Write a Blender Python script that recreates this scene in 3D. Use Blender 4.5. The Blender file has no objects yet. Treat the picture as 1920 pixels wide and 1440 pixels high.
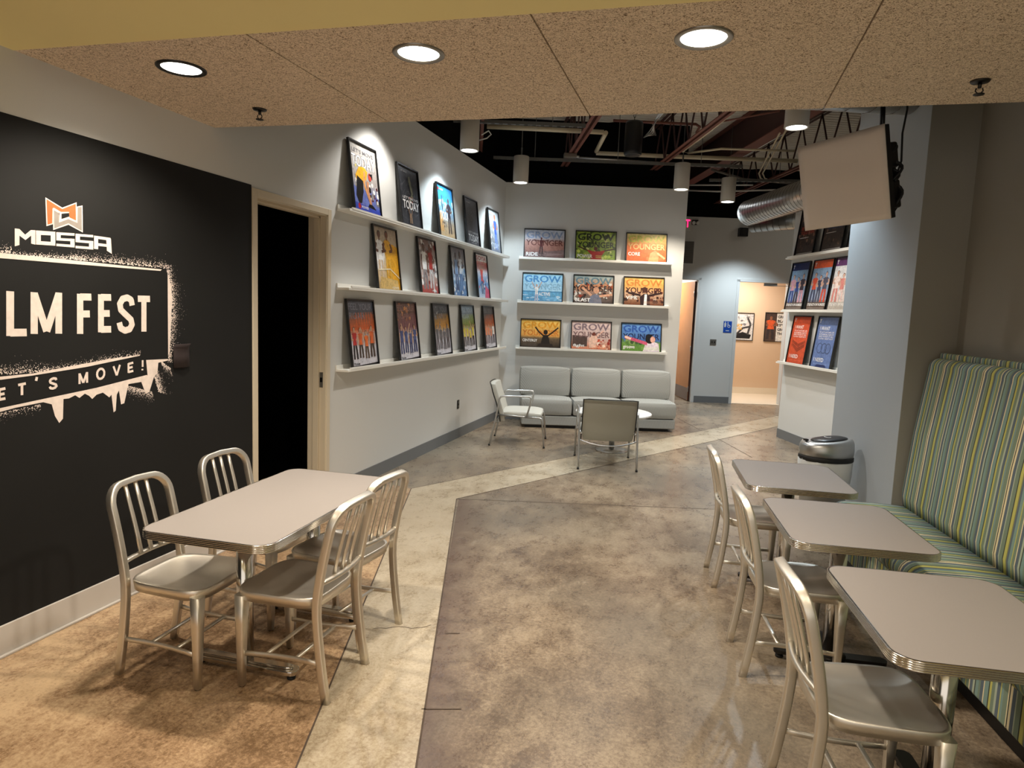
import bpy, math, random
from mathutils import Vector, Matrix
D = bpy.data
SC = bpy.context.scene
COL = SC.collection
sin, cos, pi = math.sin, math.cos, math.pi
# ---------------------------------------------------------------- camera
FPX, PITCH, ROLL, YAW, CAMH = 1249.7, .1102988, .0391676, -.2804, 1.72
def cam_axes():
    cp, sp = cos(PITCH), sin(PITCH)
    f = Vector((sin(YAW) * cp, cos(YAW) * cp, -sp)); r = Vector((cos(YAW), -sin(YAW), 0)); u = r.cross(f)
    return cos(ROLL) * r + sin(ROLL) * u, -sin(ROLL) * r + cos(ROLL) * u, f
CR, CU, CF = cam_axes()
cam = D.objects.new('camera', D.cameras.new('camera')); COL.objects.link(cam)
cam.data.sensor_width = 36; cam.data.lens = FPX / 1920 * 36; cam.data.clip_start = .05
cam.matrix_world = Matrix(((CR.x, CU.x, -CF.x, 0), (CR.y, CU.y, -CF.y, 0), (CR.z, CU.z, -CF.z, CAMH), (0, 0, 0, 1)))
SC.camera = cam
# surveying helpers: where a sight line from the camera station meets a level, a wall or a given depth
def ray(x, y): return CF + (x - 960) / FPX * CR - (y - 720) / FPX * CU
def at_z(x, y, z=0.):
    d = ray(x, y); t = (z - CAMH) / d.z; return Vector((t * d.x, t * d.y, z))
def at_wall(x, y, p, n):
    d = ray(x, y); t = (p[0] * n[0] + p[1] * n[1]) / (d.x * n[0] + d.y * n[1]); return Vector((t * d.x, t * d.y, CAMH + t * d.z))
def at_d(x, y, t): d = ray(x, y) * t; return Vector((d.x, d.y, d.z + CAMH))
# ---------------------------------------------------------------- world, exposure
SC.view_settings.view_transform = 'Standard'; SC.view_settings.look = 'None'
SC.view_settings.gamma = 1; SC.view_settings.use_curve_mapping = False
SC.view_settings.exposure = .75
w = D.worlds.new('world'); SC.world = w; w.use_nodes = True
w.node_tree.nodes['Background'].inputs[0].default_value = (1, .93, .84, 1)
w.node_tree.nodes['Background'].inputs[1].default_value = .7
WARM = (1, .885, .74); NEUT = (1, .95, .89); COOL = (.76, .90, 1)
P_SOFFIT, P_LOBBY, P_PEND, P_BACK = 98, 34, 106, 50
# ---------------------------------------------------------------- colours and materials
def lin(c): return tuple((v / 255 / 12.92 if v / 255 <= .04045 else ((v / 255 + .055) / 1.055) ** 2.4) for v in c[:3])
def mat(name, col, rough=.6, metal=0, bump=None, var=None, spec=.5, emit=None, coat=0, aniso=0):
    m = D.materials.new(name); m.use_nodes = True; nt = m.node_tree; b = nt.nodes['Principled BSDF']
    c = lin(col); b.inputs['Base Color'].default_value = (*c, 1); b.inputs['Roughness'].default_value = rough
    b.inputs['Metallic'].default_value = metal; b.inputs['Specular IOR Level'].default_value = spec
    if coat: b.inputs['Coat Weight'].default_value = coat; b.inputs['Coat Roughness'].default_value = .15
    if emit: b.inputs['Emission Color'].default_value = (*lin(emit[0]), 1); b.inputs['Emission Strength'].default_value = emit[1]
    tc = nt.nodes.new('ShaderNodeTexCoord')
    if var:  # (scale, amount)
        n = nt.nodes.new('ShaderNodeTexNoise'); n.inputs['Scale'].default_value = var[0]; n.inputs['Detail'].default_value = 5
        nt.links.new(tc.outputs['Object'], n.inputs['Vector'])
        mx = nt.nodes.new('ShaderNodeMix'); mx.data_type = 'RGBA'
        mx.inputs[6].default_value = (*[v * (1 - var[1]) for v in c], 1); mx.inputs[7].default_value = (*[min(1, v * (1 + var[1])) for v in c], 1)
        nt.links.new(n.outputs[0], mx.inputs[0]); nt.links.new(mx.outputs[2], b.inputs['Base Color'])
    if bump:
        n2 = nt.nodes.new('ShaderNodeTexNoise'); n2.inputs['Scale'].default_value = bump[0]; n2.inputs['Detail'].default_value = 3
        nt.links.new(tc.outputs['Object'], n2.inputs['Vector'])
        bp = nt.nodes.new('ShaderNodeBump'); bp.inputs['Strength'].default_value = bump[1]; bp.inputs['Distance'].default_value = .004
        nt.links.new(n2.outputs[0], bp.inputs['Height']); nt.links.new(bp.outputs[0], b.inputs['Normal'])
    return m
M = {}
M['wall'] = mat('white_wall_paint', (208, 208, 204), .75, bump=(180, .15))
M['bluewall'] = mat('grey_wall_paint', (172, 178, 182), .7, bump=(200, .25))
M['niche'] = mat('taupe_wall_paint', (150, 146, 136), .8, bump=(200, .25))
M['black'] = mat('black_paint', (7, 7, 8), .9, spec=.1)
M['yellow'] = mat('yellow_ceiling_paint', (247, 233, 168), .8, bump=(150, .1))
M['base'] = mat('grey_vinyl_base', (112, 114, 115), .5)
M['basel'] = mat('light_base', (190, 184, 176), .45, var=(4, .06))
M['frame'] = mat('painted_door_frame', (205, 192, 168), .45)
M['ledge'] = mat('white_ledge', (238, 236, 228), .4)
M['alu'] = mat('brushed_aluminium', (230, 224, 212), .40, 1, var=(6, .06), bump=(60, .04))
M['chrome'] = mat('polished_steel', (215, 210, 202), .16, 1)
M['steel'] = mat('satin_steel', (190, 190, 188), .35, 1)
M['darkmetal'] = mat('dark_cast_metal', (60, 58, 56), .35, .9)
M['lam'] = mat('taupe_laminate', (150, 143, 138), .42, var=(300, .05))
M['rubber'] = mat('black_rubber', (14, 14, 14), .6)
M['frameblk'] = mat('black_poster_frame', (14, 14, 15), .35)
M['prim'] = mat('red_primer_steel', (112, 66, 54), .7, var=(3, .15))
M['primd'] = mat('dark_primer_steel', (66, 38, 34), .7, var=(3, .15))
M['greyst'] = mat('grey_steel', (96, 90, 84), .6)
M['cream'] = mat('cream_pipe', (200, 188, 160), .45)
M['galv'] = mat('galvanised_duct', (178, 176, 170), .36, .85, var=(5, .12))
M['strut'] = mat('galvanised_strut', (120, 120, 116), .45, .7)
M['lampbody'] = mat('pendant_body', (196, 190, 178), .6)
M['fabric'] = mat('pale_grey_fabric', (166, 166, 160), .95, bump=(500, .3))
def weave(m, s=26):
    nt = m.node_tree; b = nt.nodes['Principled BSDF']; tc = nt.nodes.new('ShaderNodeTexCoord').outputs['Object']; out = []
    for rot in (.79, -.79):
        mp = nt.nodes.new('ShaderNodeMapping'); mp.inputs['Rotation'].default_value = (rot, rot, rot); nt.links.new(tc, mp.inputs[0])
        w_ = nt.nodes.new('ShaderNodeTexWave'); w_.inputs['Scale'].default_value = s; nt.links.new(mp.outputs[0], w_.inputs['Vector']); out.append(w_.outputs[1])
    f = nt.nodes.new('ShaderNodeMath'); f.operation = 'MULTIPLY'; nt.links.new(out[0], f.inputs[0]); nt.links.new(out[1], f.inputs[1])
    mx = nt.nodes.new('ShaderNodeMix'); mx.data_type = 'RGBA'; c = b.inputs['Base Color'].default_value
    mx.inputs[6].default_value = (c[0] * .72, c[1] * .72, c[2] * .72, 1); mx.inputs[7].default_value = (c[0] * 1.15, c[1] * 1.15, c[2] * 1.13, 1)
    nt.links.new(f.outputs[0], mx.inputs[0]); nt.links.new(mx.outputs[2], b.inputs['Base Color'])
weave(M['fabric'])
M['vinyl'] = mat('cream_vinyl', (184, 182, 172), .55)
M['backshell'] = mat('grey_green_back', (172, 170, 156), .85, bump=(300, .2))
M['wood'] = mat('honey_wood', (186, 122, 66), .45, var=(5, .12))
M['woodd'] = mat('dark_wood_edge', (82, 44, 30), .5)
M['beige'] = mat('beige_room_paint', (222, 192, 160), .8)
M['tile'] = mat('cream_floor_tile', (232, 216, 190), .3)
M['white'] = mat('white_plastic', (214, 214, 210), .35)
M['cloth'] = mat('beige_cloth_cover', (226, 214, 202), .85, bump=(9, .8))
M['blackpl'] = mat('black_plastic', (12, 12, 13), .35)
M['signblue'] = mat('blue_sign', (20, 70, 160), .4)
M['plate'] = mat('steel_plate', (150, 146, 138), .35, .8)
M['kick'] = mat('grey_kick_plate', (120, 104, 98), .35, .5)
M['chalk'] = mat('chalk_white', (222, 208, 198), .9, var=(40, .18))
M['chalkorange'] = mat('chalk_orange', (196, 98, 52), .9, var=(40, .15))
M['chalkgrey'] = mat('chalk_grey', (140, 132, 124), .9, var=(40, .15))
M['board'] = mat('chalkboard_paint', (19, 19, 18), .75, var=(2.5, .35), spec=.3)
M['plinth'] = mat('black_plinth', (9, 8, 9), .5)
M['bagw'] = mat('clear_liner', (206, 208, 206), .3)
M['glow'] = mat('lamp_diffuser', (255, 255, 255), .5, emit=((255, 250, 238), 9))
M['glowc'] = mat('lamp_diffuser_cool', (255, 255, 255), .5, emit=((244, 248, 255), 9))
M['exitred'] = mat('exit_letters', (255, 40, 90), .5, emit=((255, 30, 90), 2.2))
M['deck'] = mat('metal_deck', (222, 218, 208), .6, 0)
def nodes_of(m): return m.node_tree.nodes, m.node_tree.links, m.node_tree.nodes['Principled BSDF']
def mk(nt, t, **k):
    n = nt.nodes.new(t)
    for a, v in k.items(): setattr(n, a, v)
    return n
def ramp(nt, stops, interp='LINEAR'):
    r = nt.nodes.new('ShaderNodeValToRGB'); r.color_ramp.interpolation = interp; e = r.color_ramp.elements
    while len(e) < len(stops): e.new(.5)
    for i, (p, c) in enumerate(stops): e[i].position = p; e[i].color = (*c, 1) if len(c) == 3 else c
    return r
def noise(nt, vec, scale, detail=5, rough=.55, dist=0, sc=None):
    n = nt.nodes.new('ShaderNodeTexNoise'); n.inputs['Scale'].default_value = scale; n.inputs['Detail'].default_value = detail
    n.inputs['Roughness'].default_value = rough; n.inputs['Distortion'].default_value = dist
    if sc:
        mp = nt.nodes.new('ShaderNodeMapping'); mp.inputs['Scale'].default_value = sc; nt.links.new(vec, mp.inputs[0]); vec = mp.outputs[0]
    nt.links.new(vec, n.inputs['Vector']); return n.outputs[0]
def mixc(nt, fac, a, b, mode='MIX'):
    m = nt.nodes.new('ShaderNodeMix'); m.data_type = 'RGBA'; m.blend_type = mode
    for s, v in ((0, fac), (6, a), (7, b)):
        if hasattr(v, 'links'): nt.links.new(v, m.inputs[s])
        elif s == 0: m.inputs[0].default_value = v
        else: m.inputs[s].default_value = (*v, 1)
    return m.outputs[2]
def mathn(nt, op, a, b=None, clamp=False):
    m = nt.nodes.new('ShaderNodeMath'); m.operation = op; m.use_clamp = clamp
    for i, v in enumerate((a, b)):
        if v is None: continue
        if hasattr(v, 'links'): nt.links.new(v, m.inputs[i])
        else: m.inputs[i].default_value = v
    return m.outputs[0]
def concrete(name, c_lo, c_mid, c_hi, stain, amount, line=None):
    m = D.materials.new(name); m.use_nodes = True; nt = m.node_tree; b = nt.nodes['Principled BSDF']
    tc = nt.nodes.new('ShaderNodeTexCoord').outputs['Object']
    n1 = noise(nt, tc, .8, 8, .6, .2); n2 = noise(nt, tc, 6.5, 12, .8, .2, (1, .6, 1)); n3 = noise(nt, tc, 55, 6, .8, .1); n4 = noise(nt, tc, .5, 3, .5)
    s = mathn(nt, 'ADD', mathn(nt, 'MULTIPLY', n1, .5), mathn(nt, 'MULTIPLY', n2, .5))
    s = mathn(nt, 'ADD', s, mathn(nt, 'MULTIPLY', mathn(nt, 'SUBTRACT', n3, .5), .5))
    r = ramp(nt, [(.28, tuple(v * .62 for v in lin(c_lo))), (.42, lin(c_lo)), (.50, lin(c_mid)), (.58, lin(c_hi)), (.72, tuple(min(1, v * 1.2) for v in lin(c_hi)))]); nt.links.new(s, r.inputs[0])
    f = mathn(nt, 'MULTIPLY', mathn(nt, 'SUBTRACT', n4, .44, True), 5 * amount, True)
    col = mixc(nt, f, r.outputs[0], lin(stain), 'MIX')
    # dark pitted specks
    v = nt.nodes.new('ShaderNodeTexVoronoi'); v.inputs['Scale'].default_value = 75; nt.links.new(tc, v.inputs['Vector'])
    sp = mathn(nt, 'MULTIPLY', mathn(nt, 'LESS_THAN', v.outputs['Distance'], .2), mathn(nt, 'MULTIPLY', mathn(nt, 'SUBTRACT', noise(nt, tc, 2.2, 2), .48, True), 6, True))
    col = mixc(nt, mathn(nt, 'MULTIPLY', sp, .3), col, lin((70, 52, 40)))
    if line:  # worn dark margin along a slab edge: (px,py,nx,ny,width)
        sx = nt.nodes.new('ShaderNodeSeparateXYZ'); nt.links.new(tc, sx.inputs[0])
        for (px, py, nx, ny, wd, lo, hi) in line:
            dd = mathn(nt, 'ADD', mathn(nt, 'MULTIPLY', mathn(nt, 'SUBTRACT', sx.outputs[0], px), nx), mathn(nt, 'MULTIPLY', mathn(nt, 'SUBTRACT', sx.outputs[1], py), ny))
            g = mathn(nt, 'SUBTRACT', 1.0, mathn(nt, 'DIVIDE', mathn(nt, 'ADD', dd, mathn(nt, 'MULTIPLY', mathn(nt, 'SUBTRACT', n2, .5), wd)), wd), True)
            g = mathn(nt, 'MULTIPLY', g, mathn(nt, 'GREATER_THAN', dd, 0.0))
            g = mathn(nt, 'MULTIPLY', g, mathn(nt, 'LESS_THAN', sx.outputs[1], hi)); 
            col = mixc(nt, mathn(nt, 'MULTIPLY', g, .85), col, lin((92, 74, 64)))
    nt.links.new(col, b.inputs['Base Color'])
    rr = nt.nodes.new('ShaderNodeMapRange'); rr.inputs[3].default_value = .16; rr.inputs[4].default_value = .42; nt.links.new(n2, rr.inputs[0]); nt.links.new(rr.outputs[0], b.inputs['Roughness'])
    bp = nt.nodes.new('ShaderNodeBump'); bp.inputs['Strength'].default_value = .12; bp.inputs['Distance'].default_value = .003
    nt.links.new(n3, bp.inputs['Height']); nt.links.new(bp.outputs[0], b.inputs['Normal'])
    return m
M['slab'] = concrete('stained_concrete', (96, 80, 65), (127, 110, 90), (157, 140, 117), (116, 111, 100), .6,
                     [(-.95, 2.15, .95, .31, .30, 0, 5.55)])
M['slabl'] = concrete('left_stained_lit_concrete', (120, 94, 68), (164, 134, 102), (196, 168, 132), (126, 100, 72), .4)  # stained tan slab, tones raised to hold the pool of lamp light
M['infill'] = concrete('pale_concrete_infill', (144, 128, 104), (172, 158, 134), (188, 176, 154), (156, 138, 112), .4)
M['gap'] = mat('floor_joint', (74, 60, 48), .8)
def tectum():
    m = D.materials.new('wood_fibre_ceiling'); m.use_nodes = True; nt = m.node_tree; b = nt.nodes['Principled BSDF']
    tc = nt.nodes.new('ShaderNodeTexCoord').outputs['Object']
    a = noise(nt, tc, 72, 3, .6, 2.2); c = noise(nt, tc, 160, 2, .6, 1.5)
    s = mathn(nt, 'ADD', mathn(nt, 'MULTIPLY', a, .6), mathn(nt, 'MULTIPLY', c, .4))
    r = ramp(nt, [(.40, lin((112, 86, 60))), (.475, lin((224, 202, 174))), (.58, lin((250, 234, 212)))]); nt.links.new(s, r.inputs[0])
    nt.links.new(r.outputs[0], b.inputs['Base Color']); b.inputs['Roughness'].default_value = .95
    bp = nt.nodes.new('ShaderNodeBump'); bp.inputs['Strength'].default_value = .8; bp.inputs['Distance'].default_value = .006
    nt.links.new(s, bp.inputs['Height']); nt.links.new(bp.outputs[0], b.inputs['Normal']); return m
M['tectum'] = tectum()
def stripes():
    m = D.materials.new('striped_upholstery'); m.use_nodes = True; nt = m.node_tree; b = nt.nodes['Principled BSDF']
    tc = nt.nodes.new('ShaderNodeTexCoord').outputs['Object']; sx = nt.nodes.new('ShaderNodeSeparateXYZ'); nt.links.new(tc, sx.inputs[0])
    G = (120, 136, 116); T = (124, 150, 142); L = (172, 182, 158); N = (92, 104, 114); Y = (188, 184, 100); C = (226, 212, 170); O = (140, 136, 82); K = (56, 60, 54)
    seq = [(T, 3), (K, 1), (L, 2), (N, 3), (C, 1), (G, 3), (Y, 1), (T, 3), (N, 2), (O, 1), (Y, 3), (K, 1), (G, 4), (L, 1), (N, 3), (C, 2), (K, 1), (C, 1), (G, 4), (T, 2), (Y, 1), (N, 3), (L, 2), (G, 3), (Y, 2), (K, 1), (T, 4), (C, 1), (N, 3), (G, 2)]
    tot = sum(k for _, k in seq); p = 0; st = []
    for c, k in seq: st.append((p / tot, lin(c))); p += k
    f = mathn(nt, 'FRACT', mathn(nt, 'DIVIDE', sx.outputs[1], .47))
    r = ramp(nt, st, 'CONSTANT'); nt.links.new(f, r.inputs[0])
    wv = noise(nt, tc, 400, 2); col = mixc(nt, .12, r.outputs[0], wv, 'OVERLAY')
    nt.links.new(col, b.inputs['Base Color']); b.inputs['Roughness'].default_value = .9; return m
M['stripe'] = stripes()
def printmat():
    m = D.materials.new('printed_poster'); m.use_nodes = True; nt = m.node_tree; b = nt.nodes['Principled BSDF']
    a = nt.nodes.new('ShaderNodeVertexColor'); a.layer_name = 'ink'; tc = nt.nodes.new('ShaderNodeTexCoord').outputs['Object']
    n = noise(nt, tc, 24, 6, .8, .4); r = ramp(nt, [(.36, (.55, .54, .55)), (.5, (.95, .95, .95)), (.66, (1.25, 1.22, 1.2))]); nt.links.new(n, r.inputs[0])
    nt.links.new(mixc(nt, .75, a.outputs[0], r.outputs[0], 'MULTIPLY'), b.inputs['Base Color'])
    b.inputs['Roughness'].default_value = .35; return m
M['print'] = printmat()
# ---------------------------------------------------------------- mesh helpers
class MB:
    def __init__(s): s.v = []; s.f = []; s.mi = []; s.sm = []; s.col = []
    def add(s, vs, fs, mi=0, smooth=False, col=None):
        o = len(s.v); s.v += [tuple(v) for v in vs]
        for f in fs: s.f.append([o + i for i in f]); s.mi.append(mi); s.sm.append(smooth); s.col.append(col)
        return s
    def box(s, a, b, mi=0, xf=None):
        x0, y0, z0 = a; x1, y1, z1 = b
        vs = [Vector(p) for p in ((x0, y0, z0), (x1, y0, z0), (x1, y1, z0), (x0, y1, z0), (x0, y0, z1), (x1, y0, z1), (x1, y1, z1), (x0, y1, z1))]
        if xf: vs = [xf @ v for v in vs]
        return s.add(vs, [(0, 3, 2, 1), (4, 5, 6, 7), (0, 1, 5, 4), (1, 2, 6, 5), (2, 3, 7, 6), (3, 0, 4, 7)], mi)
    def wallbox(s, p, q, th, z0, z1, mi=0):  # p->q front face, thickness th to the left of p->q if >0
        d = (Vector(q) - Vector(p)); n = Vector((-d.y, d.x, 0)).normalized() * th
        P = [Vector(p), Vector(q), Vector(q) + n, Vector(p) + n]
        return s.prism(P, z0, z1, mi)
    def prism(s, pts, z0, z1, mi=0, smooth=False):
        n = len(pts); vs = [(p[0], p[1], z0) for p in pts] + [(p[0], p[1], z1) for p in pts]
        s.add(vs, [tuple(range(n - 1, -1, -1)), tuple(range(n, 2 * n))] , mi)
        o = len(s.v) - 2 * n
        for i in range(n):
            j = (i + 1) % n; s.f.append([o + i, o + j, o + n + j, o + n + i]); s.mi.append(mi); s.sm.append(smooth); s.col.append(None)
        return s
    def rings(s, R, mi=0, smooth=True, caps=(True, True), closed=False):
        n = len(R[0]); o = len(s.v)
        for r in R: s.v += [tuple(p) for p in r]
        m = len(R)
        for k in range(m if closed else m - 1):
            a = o + k * n; b = o + ((k + 1) % m) * n
            for i in range(n):
                j = (i + 1) % n; s.f.append([a + i, a + j, b + j, b + i]); s.mi.append(mi); s.sm.append(smooth); s.col.append(None)
        if not closed:
            if caps[0]: s.f.append([o + i for i in range(n - 1, -1, -1)]); s.mi.append(mi); s.sm.append(False); s.col.append(None)
            if caps[1]: s.f.append([o + (m - 1) * n + i for i in range(n)]); s.mi.append(mi); s.sm.append(False); s.col.append(None)
        return s
    def sweep(s, path, a, b=None, n=10, mi=0, up=None, sq=2.0, closed=False, scale=None):
        """superellipse section: half-width a (along side) and b (along up)"""
        b = b or a; path = [Vector(p) for p in path]; R = []; m = len(path)
        side = None
        for i, p in enumerate(path):
            if closed: t = path[(i + 1) % m] - path[i - 1]
            else: t = path[min(i + 1, m - 1)] - path[max(i - 1, 0)]
            t.normalize()
            if side is None:
                ref = Vector(up) if up else (Vector((0, 0, 1)) if abs(t.z) < .9 else Vector((1, 0, 0)))
                side = t.cross(ref).normalized()
            else: side = (side - t * side.dot(t)).normalized()
            w2 = side.cross(t).normalized(); k = scale[i] if scale else 1; r = []
            for j in range(n):
                th = 2 * pi * (j + .5) / n; c, q = cos(th), sin(th)
                x = math.copysign(abs(c) ** (2 / sq), c) * a * k; y = math.copysign(abs(q) ** (2 / sq), q) * b * k
                r.append(p + side * x + w2 * y)
            R.append(r)
        return s.rings(R, mi, True, closed=closed)
    def cyl(s, p, q, r, n=16, mi=0, r2=None): 
        return s.sweep([p, q], r, r, n, mi, scale=[1, (r2 or r) / r])
    def lathe(s, prof, n=24, mi=0, c=(0, 0)):
        return s.rings([[(c[0] + r * cos(2 * pi * i / n), c[1] + r * sin(2 * pi * i / n), z) for i in range(n)] for r, z in prof], mi)
    def build(s, name, m, parent=None, **tags):
        me = D.meshes.new(name); me.from_pydata(s.v, [], s.f); ms = m if isinstance(m, (list, tuple)) else [m]
        for x in ms: me.materials.append(M[x])
        me.polygons.foreach_set('material_index', s.mi); me.polygons.foreach_set('use_smooth', s.sm)
        if any(c is not None for c in s.col):
            at = me.color_attributes.new('ink', 'FLOAT_COLOR', 'CORNER'); buf = []
            for p, c in zip(me.polygons, s.col):
                for _ in range(p.loop_total): buf += [*(c or (0, 0, 0)), 1.0]
            at.data.foreach_set('color', buf)
        me.update()
        o = D.objects.new(name, me); COL.objects.link(o)
        if parent: o.parent = parent
        for k, v in tags.items(): o[k] = v
        return o
def bevel(o, wd=.004, seg=2):
    b = o.modifiers.new('bevel', 'BEVEL'); b.width = wd; b.segments = seg; b.limit_method = 'ANGLE'; b.angle_limit = .7; return o
def struct(o): o['kind'] = 'structure'; return o
def thing(name, label, cat, loc=(0, 0, 0), rz=0, group=None):
    o = D.objects.new(name, None); COL.objects.link(o); o.location = loc; o.rotation_euler = (0, 0, rz); o.empty_display_size = .1
    o['label'] = label; o['category'] = cat
    if group: o['group'] = group
    return o
def tag(o, label, cat, group=None):
    o['label'] = label; o['category'] = cat
    if group: o['group'] = group
    return o
def dup(root, loc, rz, label, group=None):
    r = root.copy(); COL.objects.link(r); r.location = loc; r.rotation_euler = (0, 0, rz); r['label'] = label
    if group: r['group'] = group
    for ch in list(root.children):
        c = ch.copy(); COL.objects.link(c); c.parent = r
        for g in ch.children: e = g.copy(); COL.objects.link(e); e.parent = c
    return r
def rrect(w2, h2, r, n=6, cx=0, cy=0):
    pts = []
    for (sx, sy, a0) in ((1, 1, 0), (-1, 1, pi / 2), (-1, -1, pi), (1, -1, 3 * pi / 2)):
        for k in range(n + 1):
            a = a0 + pi / 2 * k / n; pts.append((cx + sx * (w2 - r) + r * cos(a), cy + sy * (h2 - r) + r * sin(a)))
    return pts
def sub(name, o): o.name = name; return o
def spot(loc, power, col, ang=120, blend=.6, r=.07, direction=(0, 0, -1), name='lamp_light'):
    l = D.lights.new(name, 'SPOT'); l.energy = power; l.color = col; l.spot_size = math.radians(ang); l.spot_blend = blend; l.shadow_soft_size = r
    o = D.objects.new(name, l); COL.objects.link(o); o.location = loc; o.rotation_euler = Vector(direction).to_track_quat('-Z', 'Y').to_euler(); return o
# ================================================================ SETTING
WX = -3.097                                   # left wall plane
BD = Vector((.9592, .2828, 0)); BN = Vector((.2828, -.9592, 0))   # back wall direction and its normal into the room
C0 = Vector((WX, 10.0, 0))
JD = Vector((-.337, .9415, 0)); JN = Vector((.9415, .337, 0))    # joist direction
HD = Vector((-.1305, .9914, 0)); HN = Vector((-.9914, -.1305, 0)) # banquette direction and normal into the room
def P2(base, d, s, n=None, o=0): v = base + d * s + (n * o if n else Vector((0, 0, 0))); return v
# floor: slabs, pale infill trench, saw cuts
m = MB()
X0, X1, Y0, Y1 = -3.3, 4.2, -3.6, 18.5
m.box((X0, Y0, -.12), (X1, Y1, 0), 0)
a0 = at_z(555, 1440); a1 = at_z(771, 916); b0 = at_z(780, 1440); b1 = at_z(856, 935.5)
dl = (a1 - a0).normalized(); dr = (b1 - b0).normalized()
aL = a0 - dl * 6; bL = b0 - dr * 6
def sheet(pts, z, mi): m.add([(p[0], p[1], z) for p in pts], [tuple(range(len(pts)))], mi)
sheet([(X0, Y0), (aL.x, aL.y), (a1.x, a1.y), (-3.1, a1.y + .1), (X0, a1.y + .1)], .0006, 1)
sheet([aL, bL, b1, a1], .0012, 2)
u0, u1 = at_z(771, 916), at_z(1460, 779); l0, l1 = at_z(856, 935.5), at_z(1465, 798)
sheet([u0, l0, l0 + (l1 - l0) * 1.6, u0 + (u1 - u0) * 1.6], .0012, 2)
def joint(p, q, wd=.008, z=.0018):
    p, q = Vector(p), Vector(q); n = Vector((-(q - p).y, (q - p).x, 0)).normalized() * wd / 2
    sheet([p - n, q - n, q + n, p + n], z, 3)
for p, q in ((aL, a1), (bL, b1), (u0, u0 + (u1 - u0) * 1.6), (l0, l0 + (l1 - l0) * 1.6)): joint(p, q)
joint(l0, at_z(1340, 955), .007); joint(at_z(1340, 955), at_z(1720, 970), .007)
joint(at_z(1268, 783), at_z(1312, 806), .01); joint(at_z(1345, 822), at_z(1410, 858), .01)
joint(at_z(1400, 773), at_z(1436, 782), .008)
joint(at_z(790, 1330), at_z(865, 1330), .007); joint(at_z(835, 1188), at_z(862, 1188), .006)
rs = random.Random(4); p = at_z(700, 1183); 
q_ = [at_z(700 + i * 12, 1181 + rs.uniform(-3, 3) - i * .8) for i in range(10)]
for p, q in zip(q_, q_[1:]): joint(p, q, .005)
struct(m.build('floor', ['slab', 'slabl', 'infill', 'gap']))
# left wall with door opening
DY0, DY1, DZ = 4.085, 5.0, 2.445
m = MB(); T = .16
m.box((WX - T, -3.6, 0), (WX, DY0, 3.66)); m.box((WX - T, DY0, DZ), (WX, DY1, 3.66)); m.box((WX - T, DY1, 0), (WX, 10.0, 3.66))
struct(m.build('wall_left', 'wall'))
# hollow metal door frame
m = MB()
fo = .05
for y0, y1 in ((DY0 - fo, DY0), (DY1, DY1 + fo)): m.box((WX - .001, y0, 0), (WX + .012, y1, DZ + fo))
m.box((WX - .001, DY0, DZ), (WX + .012, DY1, DZ + fo))
for y0, y1 in ((DY0 - .004, DY0 + .012), (DY1 - .012, DY1 + .004)): m.box((WX - T - .01, y0, 0), (WX + .006, y1, DZ))
m.box((WX - T - .01, DY0, DZ - .012), (WX + .006, DY1, DZ + .004))
m.box((WX - .11, DY0 + .012, 0), (WX - .055, DY0 + .03, DZ - .012)); m.box((WX - .11, DY1 - .03, 0), (WX - .055, DY1 - .012, DZ - .012)); m.box((WX - .11, DY0 + .012, DZ - .03), (WX - .055, DY1 - .012, DZ - .012))
fr = struct(m.build('trim_1', 'frame')); bevel(fr, .002, 1)
m = MB(); m.box((WX - .052, DY1 - .0155, 1.0), (WX - .02, DY1 - .0118, 1.13)); m.box((WX - .046, DY1 - .017, 1.045), (WX - .026, DY1 - .0145, 1.085), 1)
sp = m.build('strike_plate', ['plate', 'black']); sp.parent = fr
# room beyond the doorway, its darkness put in by black walls
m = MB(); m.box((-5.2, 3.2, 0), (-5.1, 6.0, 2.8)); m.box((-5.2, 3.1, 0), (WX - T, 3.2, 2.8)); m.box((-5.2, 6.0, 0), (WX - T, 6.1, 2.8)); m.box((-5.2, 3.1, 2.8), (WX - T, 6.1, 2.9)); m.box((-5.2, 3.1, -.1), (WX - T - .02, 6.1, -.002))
struct(m.build('wall_unlit_room', 'black'))
# baseboards on left wall
m = MB(); m.box((WX, -3.6, 0), (WX + .012, DY0 - fo, .15)); m.box((WX + .012, -3.6, 0), (WX + .03, DY0 - fo, .012)); struct(bevel(m.build('baseboard_left', 'basel'), .003))
m = MB(); m.box((WX, DY1 + fo, 0), (WX + .01, 9.99, .13)); struct(m.build('baseboard_leftfar', 'base'))
# back wall (partition) and its base
BL = 2.79
m = MB(); m.wallbox(C0, C0 + BD * BL, .15, 0, 3.66); struct(m.build('wall_back', 'wall'))
m = MB(); m.wallbox(C0 + BD * .0, C0 + BD * BL, -.01, 0, .13); struct(m.build('baseboard_back', 'base'))
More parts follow.
